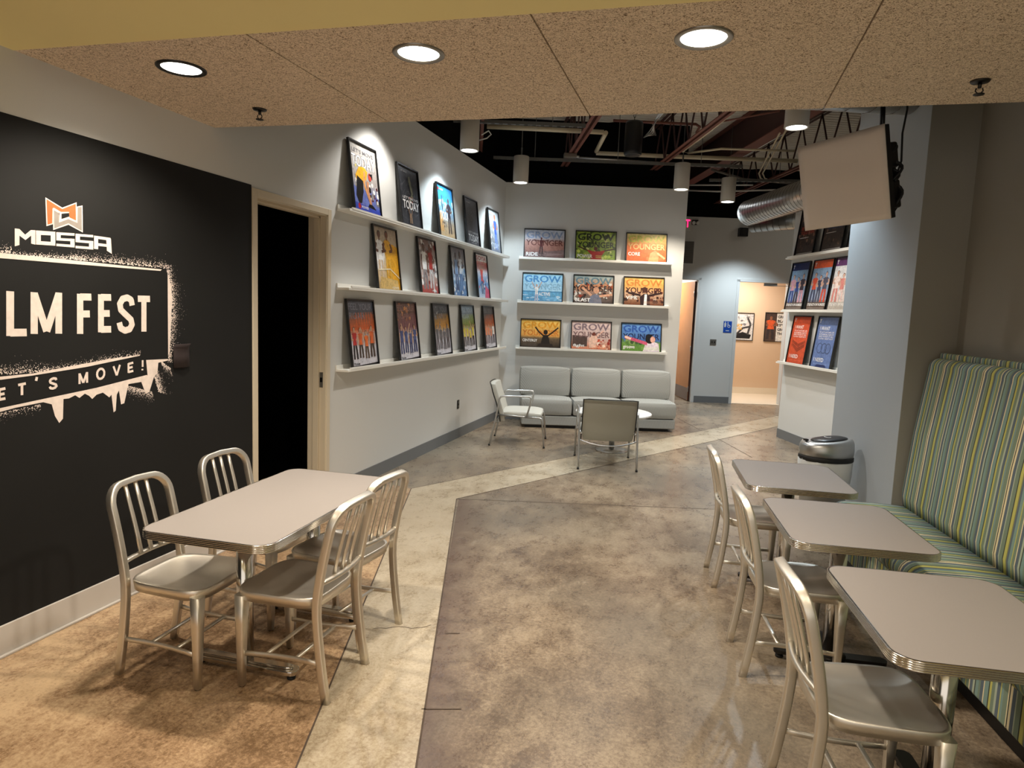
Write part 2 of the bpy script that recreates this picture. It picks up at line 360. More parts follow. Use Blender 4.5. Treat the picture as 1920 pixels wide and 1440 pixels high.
# far wall with two door openings, in the plane through (.2,14.1)
F0 = Vector((.2, 14.12, 0)); FD = BD; FN = BN
def FW(x, y, off=0): p = F0 + FN * off; q = at_wall(x, y, p, FN); return (q - p).dot(FD), q.z
s1b = FW(1300.5, 700)[0]; s1a = s1b - 1.0
s2a = FW(1378, 620)[0]; s2b = s2a + 1.05
zt = 2.16
z1 = FW(1290, 520)[1]; z2 = FW(1430, 532)[1]
zd = (z1 + z2) / 2
m = MB()
def fseg(a, b, z0, z1, th=.15): m.wallbox(F0 + FD * a, F0 + FD * b, th, z0, z1)
fseg(-5, s1a, 0, 3.7); fseg(s1a, s1b, zd, 3.7); fseg(s1b, s2a, 0, 3.7); fseg(s2a, s2b, zd, 3.7); fseg(s2b, 3.2, 0, 3.7)
struct(m.build('wall_far', 'wall'))
m = MB()
for a, b in ((s1a, s1b), (s2a, s2b)):
    for q in (a, b): m.wallbox(F0 + FD * (q - .03) + FN * .012, F0 + FD * (q + .03) + FN * .012, .175, 0, zd + .03)
    m.wallbox(F0 + FD * (a - .03) + FN * .012, F0 + FD * (b + .03) + FN * .012, .175, zd - .01, zd + .05)
struct(m.build('trim_2', 'wall'))
m = MB(); m.wallbox(F0 + FD * (s1b + .03), F0 + FD * (s2a - .03), -.012, 0, .13); m.wallbox(F0 + FD * (s2b + .03), F0 + FD * 3.2, -.012, 0, .13); struct(m.build('baseboard_far', 'base'))
# beige room behind the second opening
R0 = F0 - FN * .15; 
m = MB(); m.wallbox(R0 + FD * (s1b + .2) - FN * 1.75, R0 + FD * 4.2 - FN * 1.75, .1, 0, 2.9)
m.wallbox(R0 + FD * (s1b + .28) - FN * 1.75, R0 + FD * (s1b + .28) , -.1, 0, 2.9); m.wallbox(R0 + FD * 3.4, R0 + FD * 3.4 - FN * 1.75, -.1, 0, 2.9)
q = [R0 + FD * (s1b + .28), R0 + FD * 3.4, R0 + FD * 3.4 - FN * 1.75, R0 + FD * (s1b + .28) - FN * 1.75]
m.prism(q, 2.8, 2.9)
struct(m.build('wall_hall', 'beige'))
m = MB(); m.prism([R0 + FD * (s2a - .05) + FN * .14, R0 + FD * (s2b + .05) + FN * .14, q[1], q[2], q[3], q[0]], -.02, .006); struct(m.build('floor_hall', 'tile'))
m = MB(); m.wallbox(R0 + FD * (s1b + .28) - FN * 1.738, R0 + FD * 3.4 - FN * 1.738, .012, .006, .15); struct(m.build('baseboard_hall', 'tile'))
# bright room behind first opening
m = MB(); m.wallbox(R0 + FD * (s1a - .8) - FN * 2.2, R0 + FD * (s1b + .12) - FN * 2.2, .1, 0, 2.9); m.wallbox(R0 + FD * (s1b + .12) - FN * 2.2, R0 + FD * (s1b + .12), -.06, 0, 2.9)
m.wallbox(R0 + FD * (s1a - .8) - FN * 2.2, R0 + FD * (s1a - .8), .1, 0, 2.9); m.prism([R0 + FD * (s1a - .8), R0 + FD * (s1b + .12), R0 + FD * (s1b + .12) - FN * 2.2, R0 + FD * (s1a - .8) - FN * 2.2], 2.8, 2.9)
struct(m.build('wall_office', 'wall'))
# white poster partition on the right
WA = Vector((1.108, 10.523, 0)); WDI = Vector((.353, -.936, 0)); WN = Vector((-.936, -.353, 0))
m = MB(); m.wallbox(WA, WA + WDI * 3.9, .15, 0, 3.66); struct(m.build('wall_posters', 'wall'))
m = MB(); m.wallbox(WA, WA + WDI * 3.9, -.01, 0, .13); struct(m.build('baseboard_posters', 'base'))
# grey partition by the banquette, running away from the niche corner
B0 = Vector((1.335, 5.19, 0))
def isect(px, py):
    q = at_wall(px, py, B0, HN); return (q - B0).dot(HD)
LB = isect(1562, 780)
m = MB(); m.wallbox(B0, B0 + HD * LB, -.14, 0, 4.65); struct(m.build('wall_grey', 'bluewall'))
m = MB(); m.wallbox(B0 + HD * .01, B0 + HD * LB, .01, 0, .13); struct(m.build('baseboard_grey', 'base'))
# niche: return wall behind the banquette end and the long wall behind it
NB = B0 - HN * .31
m = MB(); m.wallbox(B0 - HD * .003 - HN * .002, NB - HD * .003 - HN * .3, .14, 0, 4.65); struct(m.build('wall_return', 'niche'))
m = MB(); m.wallbox(NB, NB - HD * 8.5, .15, 0, 4.65); struct(m.build('wall_right', 'niche'))
# upper black walls around the open ceiling, and room closure
m = MB()
m.box((WX - .45, 3.5, 3.4), (WX - .2, 19, 4.75)); struct(m.build('wall_upperleft', 'black'))
m = MB(); m.wallbox(C0 - BN * .22 - BD * .5, C0 - BN * .22 + BD * (BL + .02), .08, 3.3, 4.75); m.wallbox(C0 - BN * .3 + BD * (BL - .1), C0 - BN * 4.2 + BD * (BL - .1), .1, 0, 4.75); struct(m.build('wall_upperback', 'black'))
m = MB(); m.wallbox(F0 - FN * .03 - FD * 5, F0 - FN * .03 + FD * 4, .1, 3.69, 4.75); struct(m.build('wall_upperfar', 'black'))
m = MB(); m.box((4.1, -3.6, 0), (4.2, 18, 4.75)); struct(m.build('wall_closure', 'niche'))  # unseen closing wall, added to keep world light out
# low ceiling: yellow drywall in front, wood-fibre boards, fascia
CZ = 2.80; CY0, CY1 = 2.385, 3.68; SL = .038
m = MB(); m.prism([(X0, Y0), (X1, Y0), (X1, CY0 + SL * 7.2), (X0, CY0)], CZ, CZ + .12); struct(m.build('ceiling_front', 'yellow'))
m = MB()
js = [-3.1, -1.895, -.70, .492, 1.69, 4.2]
for a, b in zip(js, js[1:]):
    g = .0035
    P = [(a + g, CY0 + SL * (a + 3.1)), (b - g, CY0 + SL * (b + 3.1)), (b - g, CY1 + SL * (b + 3.1)), (a + g, CY1 + SL * (a + 3.1))]
    m.prism(P, CZ + .001, CZ + .05)
m.prism([(X0, CY0), (X1, CY0 + SL * 7), (X1, CY1 + SL * 7 - .02), (X0, CY1 - .02)], CZ + .05, CZ + .12, 1)
m.wallbox((WX, CY1 - .1, 0), (X1, CY1 + SL * 7.3 - .1, 0), -.03, CZ + .1, 4.7, 1)
struct(m.build('ceiling_low', ['tectum', 'black']))
# metal deck over the open ceiling
m = MB(); n = 150; st = .11; base = Vector((-1.5, 3.0, 0)); L2 = 7.5
for i in range(n):
    y = 1.0 + i * st - 1
    for (ya, za), (yb, zb) in zip(((0, 0), (.05, 0), (.065, .035), (.095, .035)), ((.05, 0), (.065, .035), (.095, .035), (st, 0))):
        A = base + JD * (y + ya); B = base + JD * (y + yb)
        vs = [A - JN * 5.5, A + JN * 7.5, B + JN * 7.5, B - JN * 5.5]
        m.add([(v.x, v.y, 4.66 + z) for v, z in zip(vs, (za, za, zb, zb))], [(0, 1, 2, 3)])
struct(m.build('ceiling_deck', 'deck'))
# ================================================================ CHAIRS AND TABLES
def smooth_sub(o, lv=1):
    s = o.modifiers.new('sub', 'SUBSURF'); s.levels = lv; s.render_levels = lv; return o
def navy_chair(label, group):
    t = thing('dining_chair', label, 'chair', group=group)
    xr = lambda z: (-.168 - .05 * ((.42 - z) / .42) ** 1.5) if z < .42 else (-.168 - .085 * ((z - .42) / .44) ** 1.4)
    W_, H_, R_ = .178, .862, .085
    half = [(W_ - .004, z) for z in (0, .06, .14, .22, .30, .38, .44, .50, .58, .66, .74, H_ - R_)]
    arc = [(W_ - .004 - R_ + R_ * cos(a), H_ - R_ + R_ * sin(a)) for a in [pi / 2 * k / 7 for k in range(1, 8)]]
    up = half + arc; prof = up + [(0.0, H_ + .004)] + [(-y, z) for y, z in reversed(up)]
    bow = lambda y, z: -.016 * (1 - (y / W_) ** 2) * max(0, min(1, (z - .5) / .3))
    path = [(xr(z) + bow(y, z), y, z) for y, z in prof]
    m = MB(); m.sweep(path, .0145, .0185, 16, up=(1, 0, 0), sq=5); bf = m.build('back_frame', 'alu', t)
    for k in (-1, 0, 1):
        y = k * .062; m = MB()
        m.sweep([(xr(z) + bow(y, z) - .002, y * (1 + .0 * z), z) for z in (.535, .62, .70, .78, H_ - .012)], .0105, .007, 8, up=(1, 0, 0), sq=3); m.build('slat', 'alu', t)
    m = MB(); m.sweep([(xr(.53) - .022 * (1 - (y / W_) ** 2), y, .53) for y in [W_ * (-1 + k / 5) for k in range(11)]], .013, .010, 8, up=(0, 0, 1), sq=3); m.build('back_rail', 'alu', t)
    # seat
    N = 56; zt = .458
    def outline(k):
        pts = []
        for i in range(N):
            a = 2 * pi * i / N; c, q = cos(a), sin(a); e = 2 / 4.6
            x = math.copysign(abs(c) ** e, c) * .205; y = math.copysign(abs(q) ** e, q)
            wd = .186 + .026 * (x + .2) / .4
            pts.append((.035 + x * k, y * wd * k))
        return pts
    def hgt(x, y, k):
        dish = -.026 * max(0, 1 - k ** 3.5); fr = max(0, (x - .03) / .2)
        return dish + .020 * fr * math.exp(-(y / .045) ** 2) * (1 - k ** 6) + .010 * fr * abs(y / .2) ** 2 * (1 - k ** 6)
    R = [[(x, y, zt - .046) for x, y in outline(.93)], [(x, y, zt - .046) for x, y in outline(.985)], [(x, y, zt - .006) for x, y in outline(1.0)], [(x, y, zt) for x, y in outline(.985)]]
    for k in (.94, .86, .76, .64, .5, .36, .22, .1, .02): R.append([(x, y, zt + hgt(x, y, k)) for x, y in outline(k)])
    m = MB(); m.rings(R); m.build('seat', 'alu', t)
    for s in (-1, 1):
        m = MB(); m.sweep([(.205, s * .176, zt - .03), (.205, s * .178, .3), (.205, s * .18, .15), (.203, s * .18, .005)], .021, .021, 12, sq=5, up=(1, 0, 0), scale=[1.22, 1.05, .85, .66]); m.build('leg', 'alu', t)
        m = MB(); pts = [(xr(.17) + (.205 - xr(.17)) * k / 6, s * (.178 - .016 * sin(pi * k / 6)), .175 - .02 * k / 6) for k in range(7)]
        m.sweep(pts, .006, .011, 8, sq=3.5, up=(0, 0, 1)); m.build('side_stretcher', 'alu', t)
        for xg, in ((.203,), (-.216,)):
            m = MB(); m.cyl((xg, s * (.18 if xg > 0 else .174), -.0), (xg, s * (.18 if xg > 0 else .174), .008), .0115, 12); m.build('glide', 'rubber', t)
    for xc in (-.055, .085):
        m = MB(); m.sweep([(xc, -.168, .165), (xc, .168, .165)], .010, .006, 8, sq=3.5, up=(0, 0, 1)); m.build('cross_bar', 'alu', t)
    return t
GC = 'brushed aluminium slat-back dining chairs'
CH = navy_chair('aluminium slat-back chair at the long table, wall side, nearest the camera', GC)
def place(o, x, y, rz): o.location = (x, y, 0); o.rotation_euler = (0, 0, rz)
place(CH, -2.262, 2.465, .05)
R_ = math.radians
for x, y, rz, lb in (
        (-2.29, 3.05, -.02, 'aluminium slat-back chair at the long table, wall side, beside the dark doorway'),
        (-1.688, 2.567, pi + .005, 'aluminium slat-back chair at the long table, aisle side, nearest the camera'),
        (-1.735, 3.02, pi - .10, 'aluminium slat-back chair at the long table, aisle side, farther from the camera'),
        (.345, 4.54, R_(8), 'aluminium slat-back chair at the farthest small banquette table, next to the bin'),
        (.468, 3.475, R_(8.5), 'aluminium slat-back chair at the middle of the three banquette tables'),
        (.585, 2.435, R_(8.5), 'aluminium slat-back chair at the nearest banquette table, cut by the bottom frame edge')):
    dup(CH, (x, y, 0), rz, lb, GC)
def ring_profile(wx, wy, r, prof, mb, mi=0, smooth=True, caps=(True, True)):
    mb.rings([[(x, y, z) for x, y in rrect(wx / 2 + o, wy / 2 + o, r + o, 8)] for o, z in prof], mi, smooth, caps)
def table(label, wx, wy, loc, rz, kind, group):
    t = thing('dining_table', label, 'table', loc, rz, group); zt = .735
    m = MB(); ring_profile(wx, wy, .075, [(-.004, zt - .03), (-.0035, zt), ], m); m.build('tabletop', 'lam', t)
    pr = [(-.02, zt - .036)]
    for k in range(5):
        z0 = zt - .035 + k * .0072; pr += [(-.0005, z0), (.0035, z0 + .0018), (.0035, z0 + .0054), (-.0005, z0 + .0068)]
    pr += [(-.0045, zt + .0008)]
    m = MB(); ring_profile(wx, wy, .075, pr, m, caps=(False, False)); m.build('edge_band', 'chrome', t)
    def foot(x, y, par):
        m = MB(); m.lathe([(.0, .003), (.020, .003), (.020, .012), (.008, .014), (.008, .03)], 14, c=(x, y)); m.build('glide', 'rubber', par)
    if kind == 'end':
        for s in (-1, 1):
            y = s * .30
            m = MB(); m.lathe([(.037, .05), (.037, zt - .05)], 24, c=(0, y)); m.build('column', 'chrome', t)
            m = MB(); m.box((-.12, y - .05, zt - .05), (.12, y + .05, zt - .036)); m.build('mounting_plate', 'darkmetal', t)
            m = MB(); P = rrect(.275, .035, .034, 6, 0, y); m.rings([[(a, b, z) for a, b in P] for z in (.028, .05)], 0, False); m.rings([[(a * .9, y + (b - y) * .6, z) for a, b in P] for z in (.05, .062)], 0, False)
            bb = bevel(m.build('base_bar', 'chrome', t), .004); foot(-.24, y, bb); foot(.24, y, bb)
    else:
        m = MB(); m.lathe([(.04, .05), (.04, zt - .05)], 24); m.build('column', 'chrome', t)
        m = MB(); m.box((-.12, -.12, zt - .05), (.12, .12, zt - .036)); m.build('mounting_plate', 'darkmetal', t)
        m = MB()
        for a in (0, pi / 2):
            P = [(x * cos(a) - y * sin(a), x * sin(a) + y * cos(a)) for x, y in rrect(.27, .032, .03, 5)]
            m.rings([[(u, v, z) for u, v in P] for z in (.028, .046 + a * .001)], 0, False)
        m.lathe([(.075, .03), (.075, .05), (.05, .062), (.0, .062)], 24)
        bb = m.build('cross_base', 'darkmetal', t)
        for a in range(4): foot(.24 * cos(a * pi / 2), .24 * sin(a * pi / 2), bb)
    return t
GT = 'small tables along the striped banquette'
T0 = table('long grey-topped table with ribbed metal edge and four chairs by the black wall', .63, 1.20, (-1.975, 2.80, 0), .045, 'end', 'metal-edged dining tables')
T0['group'] = 'long table'; del T0['group']
def rt(nx, ny, ang, lb, src=None):
    a = R_(ang); cx, cy = .315, .385
    loc = (nx + cx * cos(a) - cy * sin(a), ny + cx * sin(a) + cy * cos(a), 0)
    return table(lb, .63, .77, loc, a, 'x', GT) if src is None else dup(src, loc, a, lb, GT)
T1 = rt(.610, 2.135, 6.5, 'small grey-topped banquette table nearest the camera')
rt(.436, 3.145, 6.0, 'small grey-topped banquette table, middle of the three', T1)
rt(.295, 4.14, 5.0, 'small grey-topped banquette table farthest away, in front of the bin', T1)
# ================================================================ BANQUETTE
bq = thing('banquette', 'high-backed banquette bench in green, blue and yellow striped fabric', 'bench', (1.385, 5.12, 0), math.atan2(.1305, .9914))
LQ = 5.4  # local: +x towards wall, -y towards the camera, bench runs from y=0 to -LQ
def extrude_prof(mb, prof, y0, y1, mi=0, smooth=True):
    n = len(prof); mb.rings([[(x, y, z) for x, z in prof] for y in (y0, y1)], mi, smooth)
def arcp(cx, cz, r, a0, a1, n=6): return [(cx + r * cos(a0 + (a1 - a0) * k / n), cz + r * sin(a0 + (a1 - a0) * k / n)) for k in range(n + 1)]
m = MB()
prof = [(.02, .36), (.02, .475)] + [(-.2, .482)] + arcp(-.385, .402, .078, pi / 2, pi * 1.35, 8) + [(-.36, .335), (-.30, .33)]
yy = [0, -.012, -.04] ; 
def inset(prof, k):
    cx = sum(p[0] for p in prof) / len(prof); cz = sum(p[1] for p in prof) / len(prof); return [(cx + (p[0] - cx) * k, cz + (p[1] - cz) * k) for p in prof]
m.rings([[(x, y, z) for x, z in inset(prof, k)] for y, k in ((0, .93), (-.008, .975), (-.03, 1), (-LQ, 1))]); m.build('seat_cushion', 'stripe', bq)
m = MB(); m.box((-.40, -LQ, .12), (.1, -.01, .345)); bevel(m.build('seat_base', 'stripe', bq), .01)
m = MB(); m.box((-.33, -LQ, 0), (.1, -.02, .12)); m.build('plinth', 'plinth', bq)
lean = .085
bp_ = [(0.0, .47), (-.012, .55), (lean * .5 - .02, 1.0), (lean - .01, 1.44)] + arcp(lean + .045, 1.455, .055, pi, pi / 2, 6) + [(lean + .07, 1.505), (lean + .08, 1.3), (.11, .47)]
m = MB(); m.rings([[(x, y, z) for x, z in inset(bp_, k)] for y, k in ((0, .95), (-.01, .985), (-.035, 1), (-LQ, 1))]); m.build('back_cushion', 'stripe', bq)
m = MB(); m.add([(x, y, z) for y in (.012, -LQ) for x, z in ((.10, .1), (.185, .1), (.185, 1.545), (.145, 1.545))], [(3, 2, 1, 0), (4, 5, 6, 7), (0, 1, 5, 4), (1, 2, 6, 5), (2, 3, 7, 6), (3, 0, 4, 7)]); bevel(m.build('back_panel', 'stripe', bq), .008)
# ================================================================ BIN
tb = thing('waste_bin', 'oval silver waste bin with black swing lid against the grey wall', 'bin', (.99, 5.80, 0), R_(20)); tb.scale = (1, 1, 1.25)
def oval(a, b, z, n=36, tilt=0, cx=0): return [(cx + a * cos(t) , b * (abs(sin(t)) ** .9) * (1 if sin(t) > 0 else -1), z + tilt * cos(t)) for t in [2 * pi * i / n for i in range(n)]]
m = MB(); m.rings([oval(.165, .125, .01), oval(.19, .145, .45), oval(.196, .15, .50)]); m.build('body', 'galv', tb)
m = MB(); m.rings([oval(.195, .150, .33), oval(.203, .156, .40), oval(.212, .160, .505), oval(.2, .150, .51)], caps=(False, False)); 
rn = random.Random(2); m.v = [(x + rn.uniform(-.004, .004), y + rn.uniform(-.004, .004), z) for x, y, z in m.v]; m.build('liner', 'bagw', tb)
m = MB(); m.rings([oval(.209, .163, .495), oval(.213, .166, .50), oval(.213, .166, .52), oval(.209, .163, .524)]); m.build('rim', 'rubber', tb)
m = MB(); m.rings([oval(.208, .162, .522), oval(.212, .166, .56, tilt=.0), oval(.208, .163, .60, tilt=.012), oval(.195, .152, .622, tilt=.014), oval(.17, .128, .626, tilt=.014), oval(.05, .04, .628, tilt=.01)]); lid = m.build('lid', 'steel', tb)
m = MB(); m.rings([oval(.145, .105, .624, tilt=.012, cx=.015), oval(.14, .10, .633, tilt=.012, cx=.015), oval(.10, .07, .640, tilt=.01, cx=.015), oval(.02, .02, .643, tilt=.003, cx=.015)]); fl = m.build('flap', 'blackpl', lid)
m = MB(); m.rings([[(x * .028 - .0, y * .028, .6435) for x, y in [(cos(2*pi*i/20), sin(2*pi*i/20)) for i in range(20)]], [(x * .02, y * .02, .645) for x, y in [(cos(2*pi*i/20), sin(2*pi*i/20)) for i in range(20)]]], caps=(False, False)); m.build('emblem', 'white', lid)
m = MB(); m.box((-.19, -.02, .617), (-.165, .02, .628)); m.build('sensor', 'blackpl', lid)
# ================================================================ SOFA
SD = Vector((.953, .302, 0)); so = thing('sofa', 'long pale grey patterned sofa with three loose back cushions against the back wall', 'sofa', (-2.545, 9.42, 0), math.atan2(.302, .953))
def pillow(mb, x0, x1, y0, y1, z0, z1, puff=.02, e=.05, n=7, yb=0):
    # rounded, slightly crowned cushion as a subdivided box
    nx, ny, nz = 10, 5, 7
    def pt(u, v, w_):
        x = x0 + (x1 - x0) * u; y = y0 + (y1 - y0) * v; z = z0 + (z1 - z0) * w_
        cu, cv, cw = 2 * u - 1, 2 * v - 1, 2 * w_ - 1
        b = lambda a: 1 - abs(a) ** 4
        x += math.copysign(puff * .5, cu) * (abs(cu) ** 3) * b(cv) * b(cw) - cu * e * .35 * (abs(cv) ** 6 + abs(cw) ** 6)
        y += math.copysign(puff, cv) * abs(cv) ** 2 * b(cu) * b(cw) - cv * e * .35 * (abs(cu) ** 6 + abs(cw) ** 6)
        z += math.copysign(puff, cw) * abs(cw) ** 2 * b(cu) * b(cv) - cw * e * .35 * (abs(cu) ** 6 + abs(cv) ** 6)
        return (x, y + yb * w_, z)
    def face(f, a, b):
        o = len(mb.v); 
        for i in range(a + 1):
            for j in range(b + 1): mb.v.append(f(i / a, j / b))
        for i in range(a):
            for j in range(b): mb.f.append([o + i * (b + 1) + j, o + (i + 1) * (b + 1) + j, o + (i + 1) * (b + 1) + j + 1, o + i * (b + 1) + j + 1]); mb.mi.append(0); mb.sm.append(True); mb.col.append(None)
    face(lambda u, w_: pt(u, 0, w_), nx, nz); face(lambda u, w_: pt(1 - u, 1, w_), nx, nz)
    face(lambda v, w_: pt(1, v, w_), ny, nz); face(lambda v, w_: pt(0, 1 - v, w_), ny, nz)
    face(lambda u, v: pt(u, v, 1), nx, ny); face(lambda u, v: pt(u, 1 - v, 0), nx, ny)
m = MB(); m.box((0, 0, .045), (2.29, .65, .185)); bevel(m.build('base', 'fabric', so), .012)
m = MB(); m.box((.05, .05, 0), (2.2, .61, .045)); m.build('plinth', 'plinth', so)
m = MB(); m.box((.02, .52, .185), (2.27, .65, .80)); bevel(m.build('backrest', 'fabric', so), .03, 3)
for i, (x0, x1) in enumerate(((-.015, .745), (.755, 1.515), (1.53, 2.30))):
    m = MB(); pillow(m, x0, x1, -.01, .60, .19, .435, .014, .022); m.build('seat_cushion', 'fabric', so)
for i, (x0, x1) in enumerate(((-.03, .74), (.765, 1.52), (1.54, 2.29))):
    m = MB(); pillow(m, x0, x1, .36, .53, .44, .865, .016, .026, yb=.06); o = m.build('back_cushion', 'fabric', so)
# ================================================================ ARMCHAIRS
def lounge(label):
    t = thing('armchair', label, 'armchair', group='pale upholstered armchairs with steel arms')
    # front = +X, width along Y
    m = MB(); pillow(m, -.22, .29, -.285, .285, .37, .45, .010, .03); m.build('seat', 'vinyl', t)
    m = MB()
    prf = [(-.215, .31), (-.24, .43), (-.275, .55), (-.32, .67), (-.352, .785)]
    for s_, off in ((1, .02), (-1, -.022)): pass
    R = []
    for x, z in prf:
        row = []
        hw = .292 * (1 if z > .35 else .93)
        n = 10
        for i in range(n + 1):
            y = -hw + 2 * hw * i / n; row.append((x - .035 + .03 * (y / hw) ** 2 + .0, y, z))
        for i in range(n + 1):
            y = hw - 2 * hw * i / n; row.append((x + .018 + .03 * (y / hw) ** 2, y, z))
        R.append(row)
    m.rings(R); bk = m.build('backrest', 'vinyl', t); bevel(bk, .012, 3)
    m = MB(); 
    m.rings([[(p[0] - .006 if i < 11 else p[0] - .045, p[1] * 1.01, p[2]) for i, p in enumerate(r)] for r in R]); sh = m.build('back_shell', 'backshell', t); bevel(sh, .006, 2)
    m = MB(); hw = .297; pth = [(R[i][0][0] - .012, -hw, R[i][0][2]) for i in range(5)] + [(R[4][k][0] - .014, R[4][k][1] * 1.02, .79) for k in range(1, 10)] + [(R[i][10][0] - .012, hw, R[i][10][2]) for i in range(4, -1, -1)]
    m.sweep(pth, .006, .006, 6); m.build('piping', 'rubber', t)
    for s in (-1, 1):
        y = s * .322
        m = MB(); m.sweep([(-.36, y, .0), (-.335, y, .12), (-.29, y, .34), (-.262, y, .50), (-.25, y, .60), (-.235, y, .628), (-.20, y, .64), (.10, y, .648), (.135, y, .642), (.15, y, .615), (.135, y, .52), (.10, y, .385)], .0115, .0115, 10); m.build('arm_frame', 'steel', t)
        m = MB(); m.sweep([(.08, y, .385), (.25, y, .385), (.285, y, .375), (.30, y, .34), (.335, y, .0)], .0115, .0115, 10); m.build('leg', 'steel', t)
        m = MB(); m.cyl((-.30, y * .93, .40), (.26, y * .93, .378), .010, 8); m.build('seat_rail', 'steel', t)
        for xg in (-.36, .335):
            m = MB(); m.cyl((xg, y, 0), (xg, y, .02), .0135, 10); m.build('glide', 'rubber', t)
    m = MB(); m.sweep([(-.25 - .07 * (1 - (k / 6) ** 2), .32 * k / 6, .265 + .05 * (k / 6) ** 2) for k in range(-6, 7)], .009, .009, 8); m.build('rear_rail', 'steel', t)
    return t
A1 = lounge('pale armchair with steel arms at the left end of the sofa, seen from the side')
place(A1, -2.27, 8.33, .20)
A2 = dup(A1, (-1.04, 7.585, 0), math.radians(104), 'pale armchair with steel arms, its back to the camera in front of the round table', 'pale upholstered armchairs with steel arms')
# round side table
ct = thing('coffee_table', 'round white coffee table between sofa and armchair', 'table', (-1.06, 8.35, 0))
m = MB(); m.lathe([(.0, .47), (.46, .47), (.475, .48), (.475, .495), (.465, .502), (0, .502)], 48); m.build('tabletop', 'white', ct)
m = MB(); m.lathe([(.035, .02), (.035, .47)], 20); m.build('column', 'steel', ct)
m = MB(); m.lathe([(.2, .0), (.2, .012), (.06, .03), (.0, .03)], 32); m.build('base', 'steel', ct)
# ================================================================ LEDGES AND POSTERS
def ledge(label, base, d, n, s0, s1, z, group, dep=.125):
    """ledge frame: local X along the wall, local Y out of the wall"""
    t = thing('picture_ledge', label, 'shelf', (base + d * s0) + Vector((0, 0, z)), math.atan2(d.y, d.x), group)
    sg = 1 if (Vector((-d.y, d.x, 0)).dot(n) > 0) else -1; L = s1 - s0
    Y = lambda a, b: (min(a * sg, b * sg), max(a * sg, b * sg))
    a, b = Y(.001, dep); m = MB(); m.box((0, a, -.02), (L, b, 0)); bevel(m.build('board', 'ledge', t), .002, 1)
    a, b = Y(dep - .012, dep + .002); m = MB(); m.box((.05, a, -.001), (L, b, .016)); m.build('front_lip', 'ledge', t)
    a, b = Y(.001, .014); m = MB(); m.box((0, a, 0), (L, b, .035)); m.build('back_rail', 'ledge', t)
    return t
GL = 'white picture ledges on the left wall'; GB = 'white picture ledges on the back wall'; GR = 'white picture ledges on the right partition'
UY = Vector((0, 1, 0)); UX = Vector((1, 0, 0)); LW0 = Vector((WX, 0, 0))
LZ = (2.525, 1.858, 1.146)
for z, nm in zip(LZ, ('top', 'middle', 'bottom')):
    ledge(f'long white picture ledge, {nm} one of three on the left wall', LW0, UY, UX, 5.15, 9.92, z, GL)
    ledge(f'white picture ledge, {nm} one of three on the back wall above the sofa', C0, BD, BN, .24, 2.60, z + (.0 if z > 2 else .0), GB)
RZ = []
for (px, py) in ((1590, 466), (1579, 583), (1569, 697)):
    q = at_wall(px, py, WA + WN * .12, WN); RZ.append(q.z)
lefts = [(1473, 488), (1464, 582), (1455, 680)]
for z, nm, l in zip(RZ, ('top', 'middle', 'bottom'), lefts):
    q = at_wall(l[0], l[1], WA + WN * .12, WN); s = (q - WA).dot(WDI)
    ledge(f'white picture ledge, {nm} one of three on the right partition by the doorway', WA, WDI, WN, s, 3.6, z, GR)
# ---- lettering and picture helpers (all flat ink on the sheet)
TXT = {}
def text_faces(s, bold=.0):
    k = (s, bold)
    if k not in TXT:
        c = D.curves.new('t', 'FONT'); c.body = s; c.offset = bold; c.resolution_u = 3; c.fill_mode = 'FRONT'
        o = D.objects.new('t', c); COL.objects.link(o); dg = bpy.context.evaluated_depsgraph_get(); dg.update()
        me = D.meshes.new_from_object(o.evaluated_get(dg)); vs = [(v.co.x, v.co.y) for v in me.vertices]; fs = [tuple(p.vertices) for p in me.polygons]
        D.objects.remove(o); D.curves.remove(c); D.meshes.remove(me)
        x0 = min(v[0] for v in vs); x1 = max(v[0] for v in vs); y0 = min(v[1] for v in vs); y1 = max(v[1] for v in vs)
        TXT[k] = ([((x - x0) / (x1 - x0), (y - y0) / (y1 - y0)) for x, y in vs], fs, (x1 - x0) / (y1 - y0))
    return TXT[k]
def clip(poly, W, H):
    for ax, lim, sg in ((0, 0, 1), (0, W, -1), (1, 0, 1), (1, H, -1)):
        out = []; n = len(poly)
        for i in range(n):
            a, b = poly[i], poly[(i + 1) % n]; da, db = (a[ax] - lim) * sg, (b[ax] - lim) * sg
            if da >= 0: out.append(a)
            if da * db < 0: t = da / (da - db); out.append((a[0] + (b[0] - a[0]) * t, a[1] + (b[1] - a[1]) * t))
        poly = out
        if len(poly) < 3: return None
    return poly
